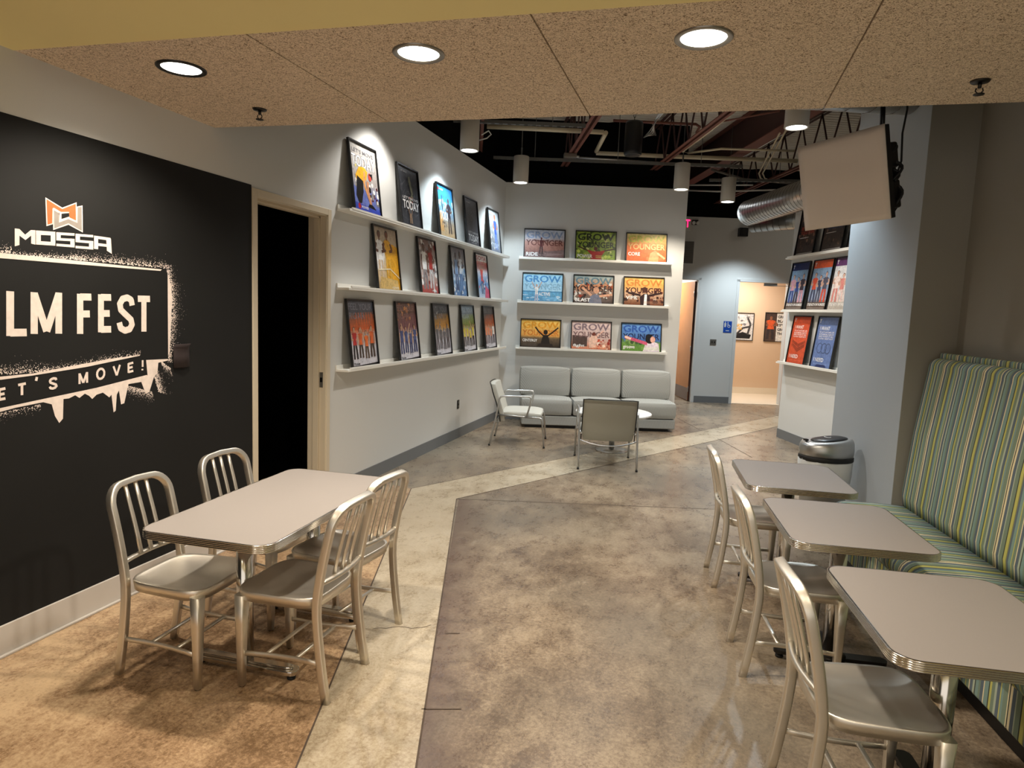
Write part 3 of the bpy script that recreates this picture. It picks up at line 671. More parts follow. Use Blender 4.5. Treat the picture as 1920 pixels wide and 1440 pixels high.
class Art:
    def __init__(s, W, H, seed=1): s.W, s.H = W, H; s.m = MB(); s.z = 0; s.r = random.Random(seed)
    def poly(s, pts, col, dz=.00012):
        p = clip([(x * s.W, y * s.H) for x, y in pts], s.W, s.H); s.z += dz
        if p: s.m.add([(x, y, s.z) for x, y in p], [tuple(range(len(p)))], col=lin(col))
    def faces(s, vs, fs, col):
        s.z += .00015
        for f in fs:
            p = clip([(vs[i][0] * s.W, vs[i][1] * s.H) for i in f], s.W, s.H)
            if p: s.m.add([(x, y, s.z) for x, y in p], [tuple(range(len(p)))], col=lin(col))
    def grad(s, stops, x0=0, x1=1, n=26, y0=0, y1=1, tilt=0):
        s.z += .0001
        for i in range(n):
            t0, t1 = i / n, (i + 1) / n; t = (t0 + t1) / 2; c = stops[-1][1]
            for (pa, ca), (pb, cb) in zip(stops, stops[1:]):
                if pa <= t <= pb: k = (t - pa) / (pb - pa + 1e-9); c = tuple(ca[j] + (cb[j] - ca[j]) * k for j in range(3)); break
            ya, yb = y0 + (y1 - y0) * t0, y0 + (y1 - y0) * t1
            p = clip([(x0 * s.W, ya * s.H), (x1 * s.W, (ya + tilt) * s.H), (x1 * s.W, (yb + tilt) * s.H), (x0 * s.W, yb * s.H)], s.W, s.H)
            if p: s.m.add([(x, y, s.z) for x, y in p], [tuple(range(len(p)))], col=lin(c))
    def text(s, t, x, y, w, h, col, bold=.012):
        v, f, _ = text_faces(t, bold); s.faces([(x + a * w, y + b * h) for a, b in v], f, col)
    def blobs(s, x0, y0, x1, y1, n, cols, sz=.05, asp=1.0):
        for _ in range(n):
            cx, cy = s.r.uniform(x0, x1), s.r.uniform(y0, y1); q = sz * s.r.uniform(.4, 1.2); k = s.r.randint(4, 7); ph = s.r.uniform(0, 6)
            s.poly([(cx + q * cos(ph + 2 * pi * i / k) * s.r.uniform(.6, 1), cy + q * asp * s.W / s.H * sin(ph + 2 * pi * i / k) * s.r.uniform(.6, 1)) for i in range(k)], s.r.choice(cols), .00002)
    def line(s, pts, w, col):
        s.z += .0001
        for (ax, ay), (bx, by) in zip(pts, pts[1:]):
            dx, dy = (bx - ax) * s.W, (by - ay) * s.H; L = math.hypot(dx, dy) + 1e-9; nx, ny = -dy / L * w / 2, dx / L * w / 2
            s.poly([(ax + nx / s.W, ay + ny / s.H), (bx + nx / s.W, by + ny / s.H), (bx - nx / s.W, by - ny / s.H), (ax - nx / s.W, ay - ny / s.H)], col, .00002)
    def disc(s, cx, cy, r, col, asp=1.0, n=14): s.poly([(cx + r * cos(2 * pi * i / n) / s.W, cy + r * asp * sin(2 * pi * i / n) / s.H) for i in range(n)], col)
    def figure(s, x, y, h, skin, top, legs, arms='down', wd=1.0, hair=None):
        """standing figure: feet at (x,y), height h as a share of the sheet height"""
        H = h * s.H; u = H / 7.5; ux = u / s.W * wd; uy = u / s.H
        for k in (-1, 1):
            s.line([(x + k * .35 * ux, y + 3.6 * uy), (x + k * .55 * ux, y + 1.8 * uy), (x + k * .6 * ux, y + .1 * uy)], u * .62 * wd, legs)
        s.poly([(x - .75 * ux, y + 3.3 * uy), (x + .75 * ux, y + 3.3 * uy), (x + .65 * ux, y + 4.6 * uy), (x + 1.0 * ux, y + 5.9 * uy), (x + .3 * ux, y + 6.25 * uy), (x - .3 * ux, y + 6.25 * uy), (x - 1.0 * ux, y + 5.9 * uy), (x - .65 * ux, y + 4.6 * uy)], top)
        for k in (-1, 1):
            if arms == 'down': P = [(x + k * .9 * ux, y + 5.7 * uy), (x + k * 1.25 * ux, y + 4.4 * uy), (x + k * 1.1 * ux, y + 3.2 * uy)]
            elif arms == 'up': P = [(x + k * .85 * ux, y + 5.8 * uy), (x + k * 1.7 * ux, y + 7.0 * uy), (x + k * 2.5 * ux, y + 8.4 * uy)]
            elif arms == 'out': P = [(x + k * .85 * ux, y + 5.8 * uy), (x + k * 2.2 * ux, y + 5.9 * uy), (x + k * 3.6 * ux, y + 6.3 * uy)]
            else: P = [(x + k * .9 * ux, y + 5.7 * uy), (x + k * 1.5 * ux, y + 4.7 * uy), (x + k * .5 * ux, y + 4.5 * uy)]
            s.line(P, u * .42 * wd, skin)
        s.poly([(x - .18 * ux, y + 6.1 * uy), (x + .18 * ux, y + 6.1 * uy), (x + .18 * ux, y + 6.6 * uy), (x - .18 * ux, y + 6.6 * uy)], skin)
        if hair: s.disc(x, y + 6.98 * uy, u * .50, hair, 1.1)
        s.disc(x, y + 6.9 * uy, u * .40, skin, 1.2)
def finish(a, name, label, cat, loc, d, n, W, H, lean, group, th=.022):
    """thing whose local X runs along d (reading direction), Z up the sheet, leaning back by lean radians"""
    t = D.objects.new(name, None); COL.objects.link(t); t.empty_display_size = .1; t['label'] = label; t['category'] = cat
    if group: t['group'] = group
    X = d.normalized(); up = (Vector((0, 0, 1)) * cos(lean) - n.normalized() * sin(lean)).normalized(); Nn = X.cross(up)
    if Nn.dot(n) < 0: Nn = -Nn
    t.matrix_world = Matrix(((X.x, up.x, Nn.x, loc[0]), (X.y, up.y, Nn.y, loc[1]), (X.z, up.z, Nn.z, loc[2]), (0, 0, 0, 1)))
    b = .014; m = MB()
    for A, B in (((0, 0), (W, b)), ((0, H - b), (W, H)), ((0, b), (b, H - b)), ((W - b, b), (W, H - b))): m.box((A[0], A[1], 0), (B[0], B[1], th))
    m.box((b, b, .002), (W - b, H - b, .006)); m.build('frame', 'frameblk', t)
    pm = a.m; k = (W - 2 * b) / a.W; pm.v = [(b + x * k, b + y * (H - 2 * b) / a.H, .0075 + z * min(1, .010 / max(a.z, .001))) for x, y, z in pm.v]
    pm.build('print', 'print', t); return t
# ---- left wall: three rows
OR, BK, WH, GY, NV, RD, BL_, SK, YL = (208, 96, 44), (26, 24, 26), (238, 236, 232), (136, 132, 134), (40, 52, 96), (178, 42, 40), (64, 120, 190), (196, 140, 104), (226, 168, 40)
def tposter(i):
    a = Art(.5, .62, 10 + i)
    if i == 0:
        a.grad([(0, (58, 80, 176)), (.12, (70, 92, 190)), (.2, (110, 130, 190)), (.45, (168, 160, 156)), (1, (176, 174, 168))])
        a.poly([(0, .1), (1, .1), (1, .3), (0, .36)], (104, 118, 186)); a.blobs(.6, .15, 1, .45, 26, [BK, GY, (80, 30, 30), WH], .06); a.blobs(0, .3, .35, .75, 16, [GY, (180, 170, 150), WH, (200, 190, 120)], .05)
        a.text("LET'S MOVE", .1, .86, .8, .06, (96, 96, 100)); a.text('TODAY', .06, .655, .88, .18, (92, 94, 100), .04); a.text('TODAY', .06, .66, .88, .17, (236, 236, 236), .01)
        a.poly([(.15, .52), (.3, .66), (.5, .68), (.62, .62), (.55, .5), (.42, .44), (.30, .36), (.2, .4)], YL); a.poly([(.12, .22), (.2, .52), (.42, .46), (.4, .3), (.3, .12), (.2, .12)], BK)
        a.line([(.5, .62), (.46, .42), (.62, .2), (.66, .12)], .034, (214, 152, 96)); a.line([(.6, .48), (.58, .34), (.66, .14)], .04, SK); a.disc(.7, .56, .032, (190, 70, 60), 1.2); a.poly([(.66, .6), (.8, .62), (.8, .53), (.74, .57)], BK)
        a.poly([(.5, .05), (.8, .03), (.84, .08), (.7, .14), (.58, .14)], BK); a.poly([(0, 0), (1, 0), (1, .06), (0, .12)], (58, 76, 178)); a.disc(.2, .07, .03, RD, 1, 5); a.text('POWER', .28, .045, .26, .04, WH)
    elif i in (1, 3):
        g = (58, 60, 66) if i == 1 else (84, 84, 90)
        a.grad([(0, g), (.5, tuple(v * .85 for v in g)), (1, g)])
        for _ in range(70 if i == 1 else 55):
            x, y = a.r.uniform(0, 1), a.r.uniform(.08, .95); a.line([(x, y), (x + a.r.uniform(-.2, .2), y + a.r.uniform(-.14, .14))], .0025, (118, 120, 126))
        ty = .28 if i == 1 else .08
        if i == 1: a.line([(.5, .85), (.62, .55), (.5, .42)], .05, (110, 112, 92)); a.blobs(.35, .4, .62, .5, 10, [SK, (150, 70, 60), WH], .03); a.figure(.45, .04, .4, (150, 120, 96), (90, 92, 96), (160, 130, 100))
        a.text("LET'S MOVE", .12, ty + .17, .76, .045, (206, 206, 206)); a.text('TODAY', .1, ty, .8, .15, (226, 226, 226), .02)
        a.text('LET\'S MOVE', .12, .9, .3, .03, (190, 190, 190))
        if i == 3: a.text('START NOW', .3, .04, .4, .025, (200, 200, 200))
    elif i == 2:
        a.grad([(0, (190, 160, 120)), (.28, (170, 152, 128)), (.42, (130, 150, 166)), (.6, (120, 166, 196)), (.75, (58, 142, 196)), (1, (40, 118, 180))])
        a.blobs(0, .54, 1, .72, 22, [(214, 226, 234), (170, 204, 222)], .07); a.poly([(.02, .1), (.3, .1), (.26, .45), (.1, .48)], (196, 150, 96)); a.blobs(.2, .2, .5, .32, 8, [GY, (90, 70, 56)], .05)
        a.text('TODAY', .12, .33, .7, .17, WH, .02); a.figure(.7, .08, .72, (96, 66, 54), (58, 52, 60), (70, 60, 60), 'hip'); a.line([(.28, .52), (.3, .8)], .02, (60, 70, 90)); a.text('POWER', .18, .9, .24, .035, WH); a.disc(.1, .915, .02, RD, 1, 5)
    else:
        a.grad([(0, (110, 120, 136)), (.2, (150, 158, 166)), (1, (176, 182, 184))]); a.blobs(0, .05, .45, .6, 26, [GY, (170, 170, 176), WH, (120, 120, 128)], .06)
        a.figure(.62, .06, .86, (190, 118, 84), (58, 96, 190), (90, 130, 206), 'hip', hair=(70, 40, 30)); a.text('TODAY', .15, .1, .7, .12, (214, 226, 240), .01); a.text('POWER', .12, .86, .24, .03, (110, 120, 130))
    return a
def mposter(i):
    a = Art(.5, .62, 30 + i)
    if i == 0:
        a.grad([(0, (206, 176, 120)), (.3, (210, 184, 140)), (.6, (216, 200, 170)), (1, (168, 150, 130))])
        a.poly([(.45, 0), (1, 0), (1, .72), (.8, .76), (.5, .72), (.42, .6), (.55, .3)], (226, 164, 36)); a.poly([(0, .3), (.3, .3), (.45, .66), (.1, .68), (0, .6)], WH)
        a.figure(.22, .1, .84, (110, 72, 56), WH, (212, 190, 160), 'hip', hair=BK); a.figure(.55, .12, .84, (120, 78, 58), (232, 172, 50), (222, 170, 60), 'hip', hair=BK); a.line([(0, .3), (.6, .34), (1, .2)], .012, (240, 226, 190)); a.poly([(.1, 0), (.95, 0), (.9, .16), (.15, .2)], (214, 180, 110)); a.text('ACTIVATE', .62, .02, .3, .03, WH)
    elif i == 1:
        a.grad([(0, (170, 56, 52)), (.25, (190, 160, 150)), (.6, (206, 200, 196)), (1, (120, 90, 84))]); a.blobs(0, 0, 1, 1, 60, [WH, (140, 40, 40), GY, (206, 200, 196), (110, 70, 60)], .08)
        a.figure(.3, .06, .86, (110, 76, 62), WH, GY, hair=BK); a.figure(.66, .08, .84, (120, 80, 66), (168, 48, 46), (200, 196, 196), 'hip', hair=BK); a.text('VITAL', .6, .03, .3, .035, WH)
    elif i == 2:
        a.grad([(0, (86, 120, 166)), (.35, (130, 160, 190)), (.6, (200, 206, 210)), (1, (110, 108, 116))]); a.blobs(0, .0, 1, .75, 60, [(110, 150, 196), (190, 206, 220), WH, (60, 80, 110)], .07)
        a.figure(.35, .1, .8, (90, 80, 84), (120, 150, 190), (70, 84, 120), hair=BK); a.figure(.66, .1, .84, (100, 86, 86), (206, 214, 222), (86, 120, 166), 'hip', hair=BK)
    else:
        a.grad([(0, (200, 206, 216)), (.35, (110, 150, 196)), (.6, (206, 206, 214)), (.82, (206, 70, 64)), (.84, WH), (1, WH)]); a.text('SOYA', .08, .87, .84, .1, (186, 50, 70), .02)
        a.blobs(0, .1, 1, .55, 34, [(120, 150, 200), WH, (60, 80, 130), (206, 80, 90)], .07); a.figure(.45, .08, .7, SK, (206, 70, 60), NV, 'up'); a.poly([(.6, 0), (1, 0), (1, .2), (.7, .3)], (206, 84, 110))
    return a
def bposter(i):
    a = Art(.5, .62, 50 + i)
    bg = [(70, 74, 84), (90, 60, 52), (56, 58, 62), (120, 136, 150), (64, 60, 62)][i]; sp = [OR, (130, 84, 90), (206, 146, 52), (140, 158, 72), (206, 104, 60)][i]
    a.grad([(0, (206, 204, 210)), (.45, (196, 192, 198)), (.5, tuple((x + y) / 2 for x, y in zip(sp, (200, 196, 200)))), (.56, sp), (.75, tuple((x + y) / 2 for x, y in zip(sp, bg))), (.82, bg), (1, bg)], tilt=.03)
    tc = tuple(min(255, v + 44) for v in bg)
    if i == 1: a.blobs(0, .7, .7, 1, 36, [(206, 140, 80), (60, 40, 36), (160, 100, 60)], .06)
    if i == 2: a.blobs(0, .74, .8, 1, 30, [(20, 20, 22), (150, 150, 150), (60, 60, 64)], .06)
    a.text('FEEL YOUR', .05, .86, .9, .10, tc, .01); a.text('ROAR', .05, .72, .6, .10, tc, .01)
    for k in range(7): x = .3 + k * .1; a.line([(x, .82), (x + .01, .45)], .006, tuple(min(255, v * 1.15) for v in sp))
    tops = [[RD, OR, (222, 110, 50), OR], [(60, 74, 120)] * 4, [(90, 88, 92)] * 4, [(206, 190, 70)] * 4, [(222, 130, 96)] * 3 + [WH]][i]; lg = [[BK, (66, 50, 40), (80, 62, 46), (66, 50, 40)], [(40, 54, 100)] * 4, [(70, 64, 66)] * 4, [BK] * 4, [(96, 84, 92)] * 4][i]
    for k in range(4): a.figure(.17 + k * .22, .10 + .015 * (k % 2), .50 - .03 * (k % 3), (206, 160, 130) if i != 2 else (150, 140, 138), tops[k], lg[k], ['hip', 'down', 'up', 'down'][(k + i) % 4], 1.15, hair=(60, 40, 34))
    a.text('TEAM', .05, .015, .22, .035, BK); return a
leanL = math.asin(.078 / .62)
GP = 'framed portrait posters leaning on the left wall ledges'
desc_t = ['poster of an athlete in yellow over a blue floor, first on the top left-wall ledge', 'charcoal TODAY poster with chalk scribbles, second on the top left-wall ledge', 'poster with blue sky and white TODAY letters, third on the top left-wall ledge', 'dark grey TODAY poster, fourth on the top left-wall ledge', 'pale poster with a person in blue, at the corner end of the top left-wall ledge']
desc_m = ['yellow and white poster, nearest on the middle left-wall ledge', 'maroon and white poster, second on the middle left-wall ledge', 'blue and white poster, third on the middle left-wall ledge', 'red, white and blue poster with red heading, last on the middle left-wall ledge']
desc_b = ['poster of an orange-shirted group, nearest on the bottom left-wall ledge', 'poster of a group in navy under a brown heading, second on the bottom left-wall ledge', 'poster of a grey group under an ochre band, third on the bottom left-wall ledge', 'poster of a yellow-shirted group under a green band, fourth on the bottom left-wall ledge', 'dark and orange group poster, last on the bottom left-wall ledge by the corner']
for ys, z, fn, ds in (((5.27, 6.21, 7.21, 8.12, 9.07), LZ[0], tposter, desc_t), ((5.73, 6.73, 7.685, 8.61), LZ[1], mposter, desc_m), ((5.27, 6.235, 7.19, 8.11, 9.0), LZ[2], bposter, desc_b)):
    for i, y in enumerate(ys):
        finish(fn(i), 'framed_poster', ds[i], 'poster', (WX + .088, y, z + .001), UY, UX, .505, .62, leanL, GP)
# ---- back wall: nine landscape posters
def gposter(i):
    a = Art(.62, .44, 70 + i)
    bgs = [[(0, (96, 70, 66)), (.3, (150, 104, 92)), (.55, (190, 140, 124)), (.7, (206, 206, 216)), (1, (196, 206, 222))],
           [(0, (120, 150, 50)), (1, (150, 176, 70))], [(0, (206, 92, 44)), (.5, (222, 110, 50)), (.8, (240, 200, 110)), (1, (240, 226, 150))],
           [(0, (96, 156, 196)), (.35, (110, 176, 212)), (.4, (176, 214, 234)), (1, (166, 220, 246))], [(0, (60, 50, 46)), (.4, (150, 120, 104)), (.6, (206, 130, 84)), (1, (150, 180, 186))],
           [(0, (110, 64, 40)), (.4, (206, 170, 140)), (.7, (232, 170, 90)), (1, (246, 200, 110))], [(0, (50, 40, 30)), (.34, (110, 90, 66)), (.42, (222, 160, 80)), (1, (240, 196, 96))],
           [(0, (214, 130, 96)), (.4, (206, 180, 172)), (1, (222, 196, 190))], [(0, (96, 140, 56)), (.3, (110, 150, 70)), (.4, (70, 110, 170)), (1, (110, 160, 220))]]
    a.grad(bgs[i])
    t1 = [(150, 170, 206), (40, 50, 30), (206, 206, 90), (84, 150, 206), (96, 128, 140), (206, 130, 60), (222, 150, 40), (130, 110, 118), (50, 90, 170)][i]
    t2 = [(110, 60, 54), (30, 40, 24), (246, 200, 130), (140, 184, 210), (50, 40, 40), (70, 30, 26), (206, 120, 40), (120, 90, 90), (30, 40, 80)][i]
    if i == 1: a.blobs(0, 0, 1, 1, 110, [(96, 120, 36), (190, 206, 90), (60, 80, 30), (160, 180, 60), (206, 214, 130)], .06)
    if i == 4: a.blobs(0, .1, 1, .75, 90, [(40, 34, 32), (206, 200, 190), (150, 60, 40), (110, 96, 86)], .05)
    if i == 5: a.blobs(0, .1, 1, .6, 50, [(206, 180, 160), (110, 60, 46), (60, 34, 28)], .05)
    if i == 7: a.poly([(.02, .1), (.4, .1), (.4, .48), (.02, .5)], (84, 66, 60)); a.blobs(.6, .0, 1, .35, 24, [(206, 80, 50), (240, 220, 200), (150, 50, 40)], .05)
    if i == 8: a.blobs(0, .2, .5, .4, 20, [(60, 90, 50), (90, 130, 60), (130, 160, 90)], .06)
    if i == 0: a.poly([(0, .12), (1, .3), (1, .12), (.3, 0), (0, 0)], (120, 96, 92))
    if i == 3: a.poly([(0, .33), (1, .33), (1, .36), (0, .36)], (70, 130, 170)); a.blobs(0, 0, 1, .3, 20, [(130, 190, 220), (206, 226, 236)], .07, .3)
    a.text('GROW', .04, .69, .92, .25, t1, .022); a.text('YOUNGER', .03, .43, .94, .21, t2, .018)
    if i == 0: a.figure(.42, .12, .62, (110, 60, 50), (90, 34, 34), (60, 40, 40), 'out', .9); [a.line([(.40 + k * .06 + .07 * cos(q / 8 * 2 * pi), .14 + .1 * sin(q / 8 * 2 * pi)) for q in range(9)], .004, BK) for k in (0, 1.5)]
    if i == 1: a.poly([(.26, .36), (.42, .3), (.60, .3), (.76, .36), (.66, .16), (.64, 0), (.38, 0), (.38, .18)], (176, 34, 30)); a.line([(.3, .32), (.05, .46)], .02, (70, 44, 30)); a.line([(.72, .32), (.96, .4)], .02, (70, 44, 30)); a.disc(.5, .39, .03, (90, 30, 26))
    if i == 2: a.poly([(.55, 0), (.6, .3), (.72, .42), (.82, .3), (.8, 0)], (236, 150, 100)); a.line([(.78, .32), (.97, .12)], .03, (240, 176, 130))
    if i == 3: a.figure(.35, -.05, .68, (206, 170, 150), WH, (190, 190, 206), 'up', .8)
    if i == 4: a.poly([(.38, 0), (.42, .26), (.55, .34), (.68, .26), (.72, 0)], (110, 114, 130)); a.disc(.57, .48, .045, (200, 150, 120), 1.2); a.line([(.45, .28), (.22, .55)], .035, (210, 160, 130)); a.line([(.65, .26), (.98, .34)], .035, (210, 160, 130))
    if i == 5: a.poly([(.42, 0), (.4, .3), (.5, .42), (.6, .42), (.66, .3), (.66, 0)], (50, 30, 30)); a.line([(.42, .36), (.1, .44)], .03, (50, 30, 28)); a.line([(.63, .36), (.95, .46)], .03, (50, 30, 28)); a.disc(.52, .56, .04, (80, 44, 34), 1.2); a.poly([(.5, .0), (.52, .4), (.58, .4), (.58, 0)], WH)
    if i == 6: a.poly([(.5, .03), (.54, .34), (.58, .46), (.68, .46), (.72, .34), (.76, .03)], (34, 26, 20)); a.line([(.58, .42), (.45, .58), (.36, .74)], .022, (34, 26, 20)); a.line([(.68, .42), (.82, .58), (.95, .74)], .022, (34, 26, 20)); a.disc(.63, .56, .034, (34, 26, 20), 1.2); a.poly([(.42, .04), (.84, .04), (.8, .14), (.46, .14)], (40, 30, 22))
    if i == 7: a.poly([(.46, .05), (.44, .4), (.52, .5), (.62, .5), (.68, .4), (.62, .08)], (230, 190, 170)); a.disc(.57, .56, .03, (120, 60, 46)); a.line([(.62, .45), (.82, .7)], .02, (226, 180, 160))
    if i == 8: a.poly([(.55, 0), (.62, .3), (.75, .4), (.95, .3), (.98, 0)], (230, 214, 222)); a.line([(.66, .28), (.3, .42), (.1, .5)], .05, (206, 90, 120)); a.line([(.24, .44), (.08, .52)], .035, (236, 200, 180)); a.disc(.72, .46, .07, BK, 1.1); a.disc(.8, .44, .04, (226, 170, 150), 1.3)
    nm = ['RIDE', 'POWER', 'CORE', 'ACTIVE', 'BLAST', 'VIPR', 'CENTERGY', 'fight', 'groove'][i]; w_ = .38 if i in (1, 4, 6) else .3
    a.text(nm, (.4 if i == 3 else .04), (.20 if i in (2, 3, 6, 5) else .05), w_, .13 if i != 6 else .10, WH, .025)
    for k in range(3): a.line([(.04 if i == 6 else .5, .14 - k * .04), (.4 if i == 6 else .95, .14 - k * .04)], .004, tuple(min(255, v + 70) for v in bgs[i][0][1]))
    return a
GG = 'GROW YOUNGER landscape posters on the back wall ledges'
gl = ['with a cyclist, left on the top ledge', 'in green with a red-shirted figure, centre on the top ledge', 'in orange and yellow, right on the top ledge', 'in light blue with a sea view, left on the middle ledge', 'in grey and orange with a smiling figure, centre on the middle ledge', 'in amber with a dark-jacketed figure, right on the middle ledge', 'in amber with a black silhouette, arms raised, left on the bottom ledge', 'in pale pink and brick, centre on the bottom ledge', 'in blue and green with a pink-sleeved figure, right on the bottom ledge']
lb = math.asin(.075 / .45)
for r_ in range(3):
    for c_ in range(3):
        i = r_ * 3 + c_; s0 = (.305, 1.095, 1.875)[c_]
        p = C0 + BD * s0 + BN * .086; finish(gposter(i), 'landscape_poster', 'GROW YOUNGER poster ' + gl[i], 'poster', (p.x, p.y, LZ[r_] + .001), BD, BN, .635, .455, lb, GG)
# ---- right partition
def yposter(kind, i):
    a = Art(.45, .64, 90 + i + len(kind))
    if kind == 'top':
        a.grad([(0, (70, 62, 56)), (.5, (60, 48, 44)), (1, (44, 38, 40))]); a.blobs(0, .1, 1, .9, 50, [(90, 70, 60), (40, 34, 34), (130, 100, 84)], .08)
        a.text('BE STRONG', .12, .52, .76, .08, [(170, 60, 40), (60, 76, 120), (90, 80, 80)][i]); a.text('TOGETHER', .12, .43, .76, .07, [(170, 60, 40), (60, 76, 120), (90, 80, 80)][i]); a.line([(.1, .36), (.6, .36)], .008, (220, 214, 206)); a.line([(.06, .03), (.94, .03)], .008, (200, 194, 186))
    elif kind == 'mid':
        hd = [(40, 50, 96), (206, 84, 40), (90, 50, 96)][i]; a.grad([(0, (96, 82, 74)), (.16, (110, 100, 96)), (.2, (150, 160, 180)), (.84, (130, 160, 190)), (.85, hd), (1, hd)])
        if i == 2: a.grad([(0, (214, 206, 196)), (.84, (206, 206, 206)), (.85, hd), (1, hd)])
        tp = [[(206, 150, 160), (50, 70, 130), (60, 50, 60)], [(206, 80, 54), (60, 66, 90), (80, 80, 96)], [(226, 206, 196), (206, 130, 120), (230, 200, 190)]][i]
        for k in range(3): a.figure(.2 + .28 * k, .14, .62 - .06 * (k % 2), (200, 160, 140), tp[k], tp[(k + 1) % 3], 'hip', 1.2, hair=(60, 44, 40))
        a.poly([(0, 0), (1, 0), (1, .15), (0, .15)], (92, 76, 66) if i < 2 else (190, 182, 170)); a.text('STRENGTH IN NUMBERS', .03, .075, .94, .055, (236, 232, 226), .02); a.line([(.05, .03), (.9, .03)], .006, (170, 160, 150))
    else:
        bgc = [(206, 84, 52), (104, 126, 176)][i]; a.grad([(0, tuple(v * .95 for v in bgc)), (1, bgc)])
        a.text('I WANT', .12, .74, .5, .075, WH, .01); 
        for k, (tt, y) in enumerate((('TO ACTIVATE MY LIFE', .685), ('WITH MORE ENERGY', .64), ('AND WANT IT ALL', .60), ('TO START RIGHT NOW', .555))): a.text(tt, .12, y, .74, .032, (236, 228, 222), .005)
        dk = tuple(v * .72 for v in bgc)
        if i == 0: a.poly([(.14, .5), (.5, .42), (.86, .5), (.86, .36), (.5, .24), (.14, .38)], dk); a.line([(.14, .44), (.5, .34), (.86, .44)], .006, bgc)
        else:
            for cx in (.28, .5, .70): a.line([(cx + .13 * cos(q / 12 * 2 * pi), .38 + .10 * sin(q / 12 * 2 * pi)) for q in range(13)], .014, dk)
            a.poly([(.2, 0), (.8, 0), (.7, .06), (.3, .05)], NV)
        a.text('I NEED', .1, .11, .5, .075, WH, .01); a.line([(.1, .06), (.8, .06)], .006, tuple(min(255, v + 30) for v in bgc))
    a.line([(.06, .965), (.09, .93), (.09, .885)], .012, WH); a.line([(.135, .965), (.09, .93)], .012, WH); return a
GY_ = 'framed portrait posters on the right partition ledges'
def rposter(kind, i, px, py, z, label):
    q = at_wall(px, py, WA + WN * .088, WN); s = (q - WA).dot(WDI)
    p = WA + WDI * s + WN * .088; finish(yposter(kind, i), 'framed_poster', label, 'poster', (p.x, p.y, z + .001), WDI, WN, .50, .68, math.asin(.080 / .68), GY_)
for i, (x, y, l) in enumerate(((1490, 482, 'dark brown poster with red lettering, left on the top ledge of the right partition'), (1538, 474, 'dark brown poster with blue lettering, second on the top ledge of the right partition'), (1588, 466, 'dark poster cut off by the grey wall, top ledge of the right partition'))): rposter('top', i, x, y, RZ[0], l)
for i, (x, y, l) in enumerate(((1472, 578, 'STRENGTH IN NUMBERS poster with blue header on the right partition'), (1511, 578, 'STRENGTH IN NUMBERS poster with orange header on the right partition'), (1551, 578, 'STRENGTH IN NUMBERS poster with purple header, cut off by the grey wall'))): rposter('mid', i, x, y, RZ[1], l)
for i, (x, y, l) in enumerate(((1474, 679, 'orange I WANT poster on the bottom ledge of the right partition'), (1519, 687, 'blue I WANT poster on the bottom ledge of the right partition'))): rposter('low', i, x, y, RZ[2], l)
# ---- beige hall posters (hung flat)
def hposter(i):
    a = Art(.6, .75, 120 + i)
    if i == 0:
        a.grad([(0, (226, 222, 216)), (1, (214, 206, 200))]); a.poly([(.1, .05), (.9, .05), (.95, .2), (.6, .3), (.3, .2)], BK); a.line([(.8, .2), (.9, .6), (.7, .95)], .05, (70, 66, 66)); a.line([(.3, .15), (.6, .45), (.85, .5)], .05, (60, 56, 58)); a.blobs(.3, .5, 1, .95, 14, [GY, (96, 90, 92)], .07)
        for k, (tt, c) in enumerate((("LET'S RIDE", WH), ("LET'S COAST", WH), ("LET'S CLIMB", WH), ('AND', YL), ('LOVE!', YL))): a.text(tt, .06, .86 - .12 * k, .7 if k < 3 else .5, .09, c, .03)
    else:
        a.grad([(0, (90, 70, 60)), (1, (70, 54, 50))]); a.poly([(.45, 0), (1, 0), (1, 1), (.45, 1)], (240, 236, 228)); a.figure(.22, .05, .85, (150, 96, 70), (226, 96, 50), (60, 50, 50), 'hip', 1.3)
        for k, tt in enumerate(('GROUP', 'BLAST', "IT'S", 'GROUP', 'THING')): a.text(tt, .49, .82 - .15 * k, .46 if k != 2 else .3, .10, BK, .03)
    return a
HW = R0 - FN * 1.75
for i, (x0, x1, y, lb_) in enumerate(((1368, 1410.5, 639, 'black and yellow exercise bike poster on the beige hall wall, left of the two'), (1431, 1476, 640, 'poster of a figure in orange beside bold black words on the beige hall wall'))):
    q = at_wall(x0 if i else x1, y, HW + FN * .004, FN); q2 = at_wall(x1 if i else x1, 587, HW, FN); W_ = .60; Hh = at_wall(x1, 587, HW, FN).z - q.z
    p = q if i else q - FD * W_
    finish(hposter(i), 'hall_poster', lb_, 'poster', (p.x, p.y, q.z), FD, FN, W_, Hh, 0, 'posters on the beige hall wall')
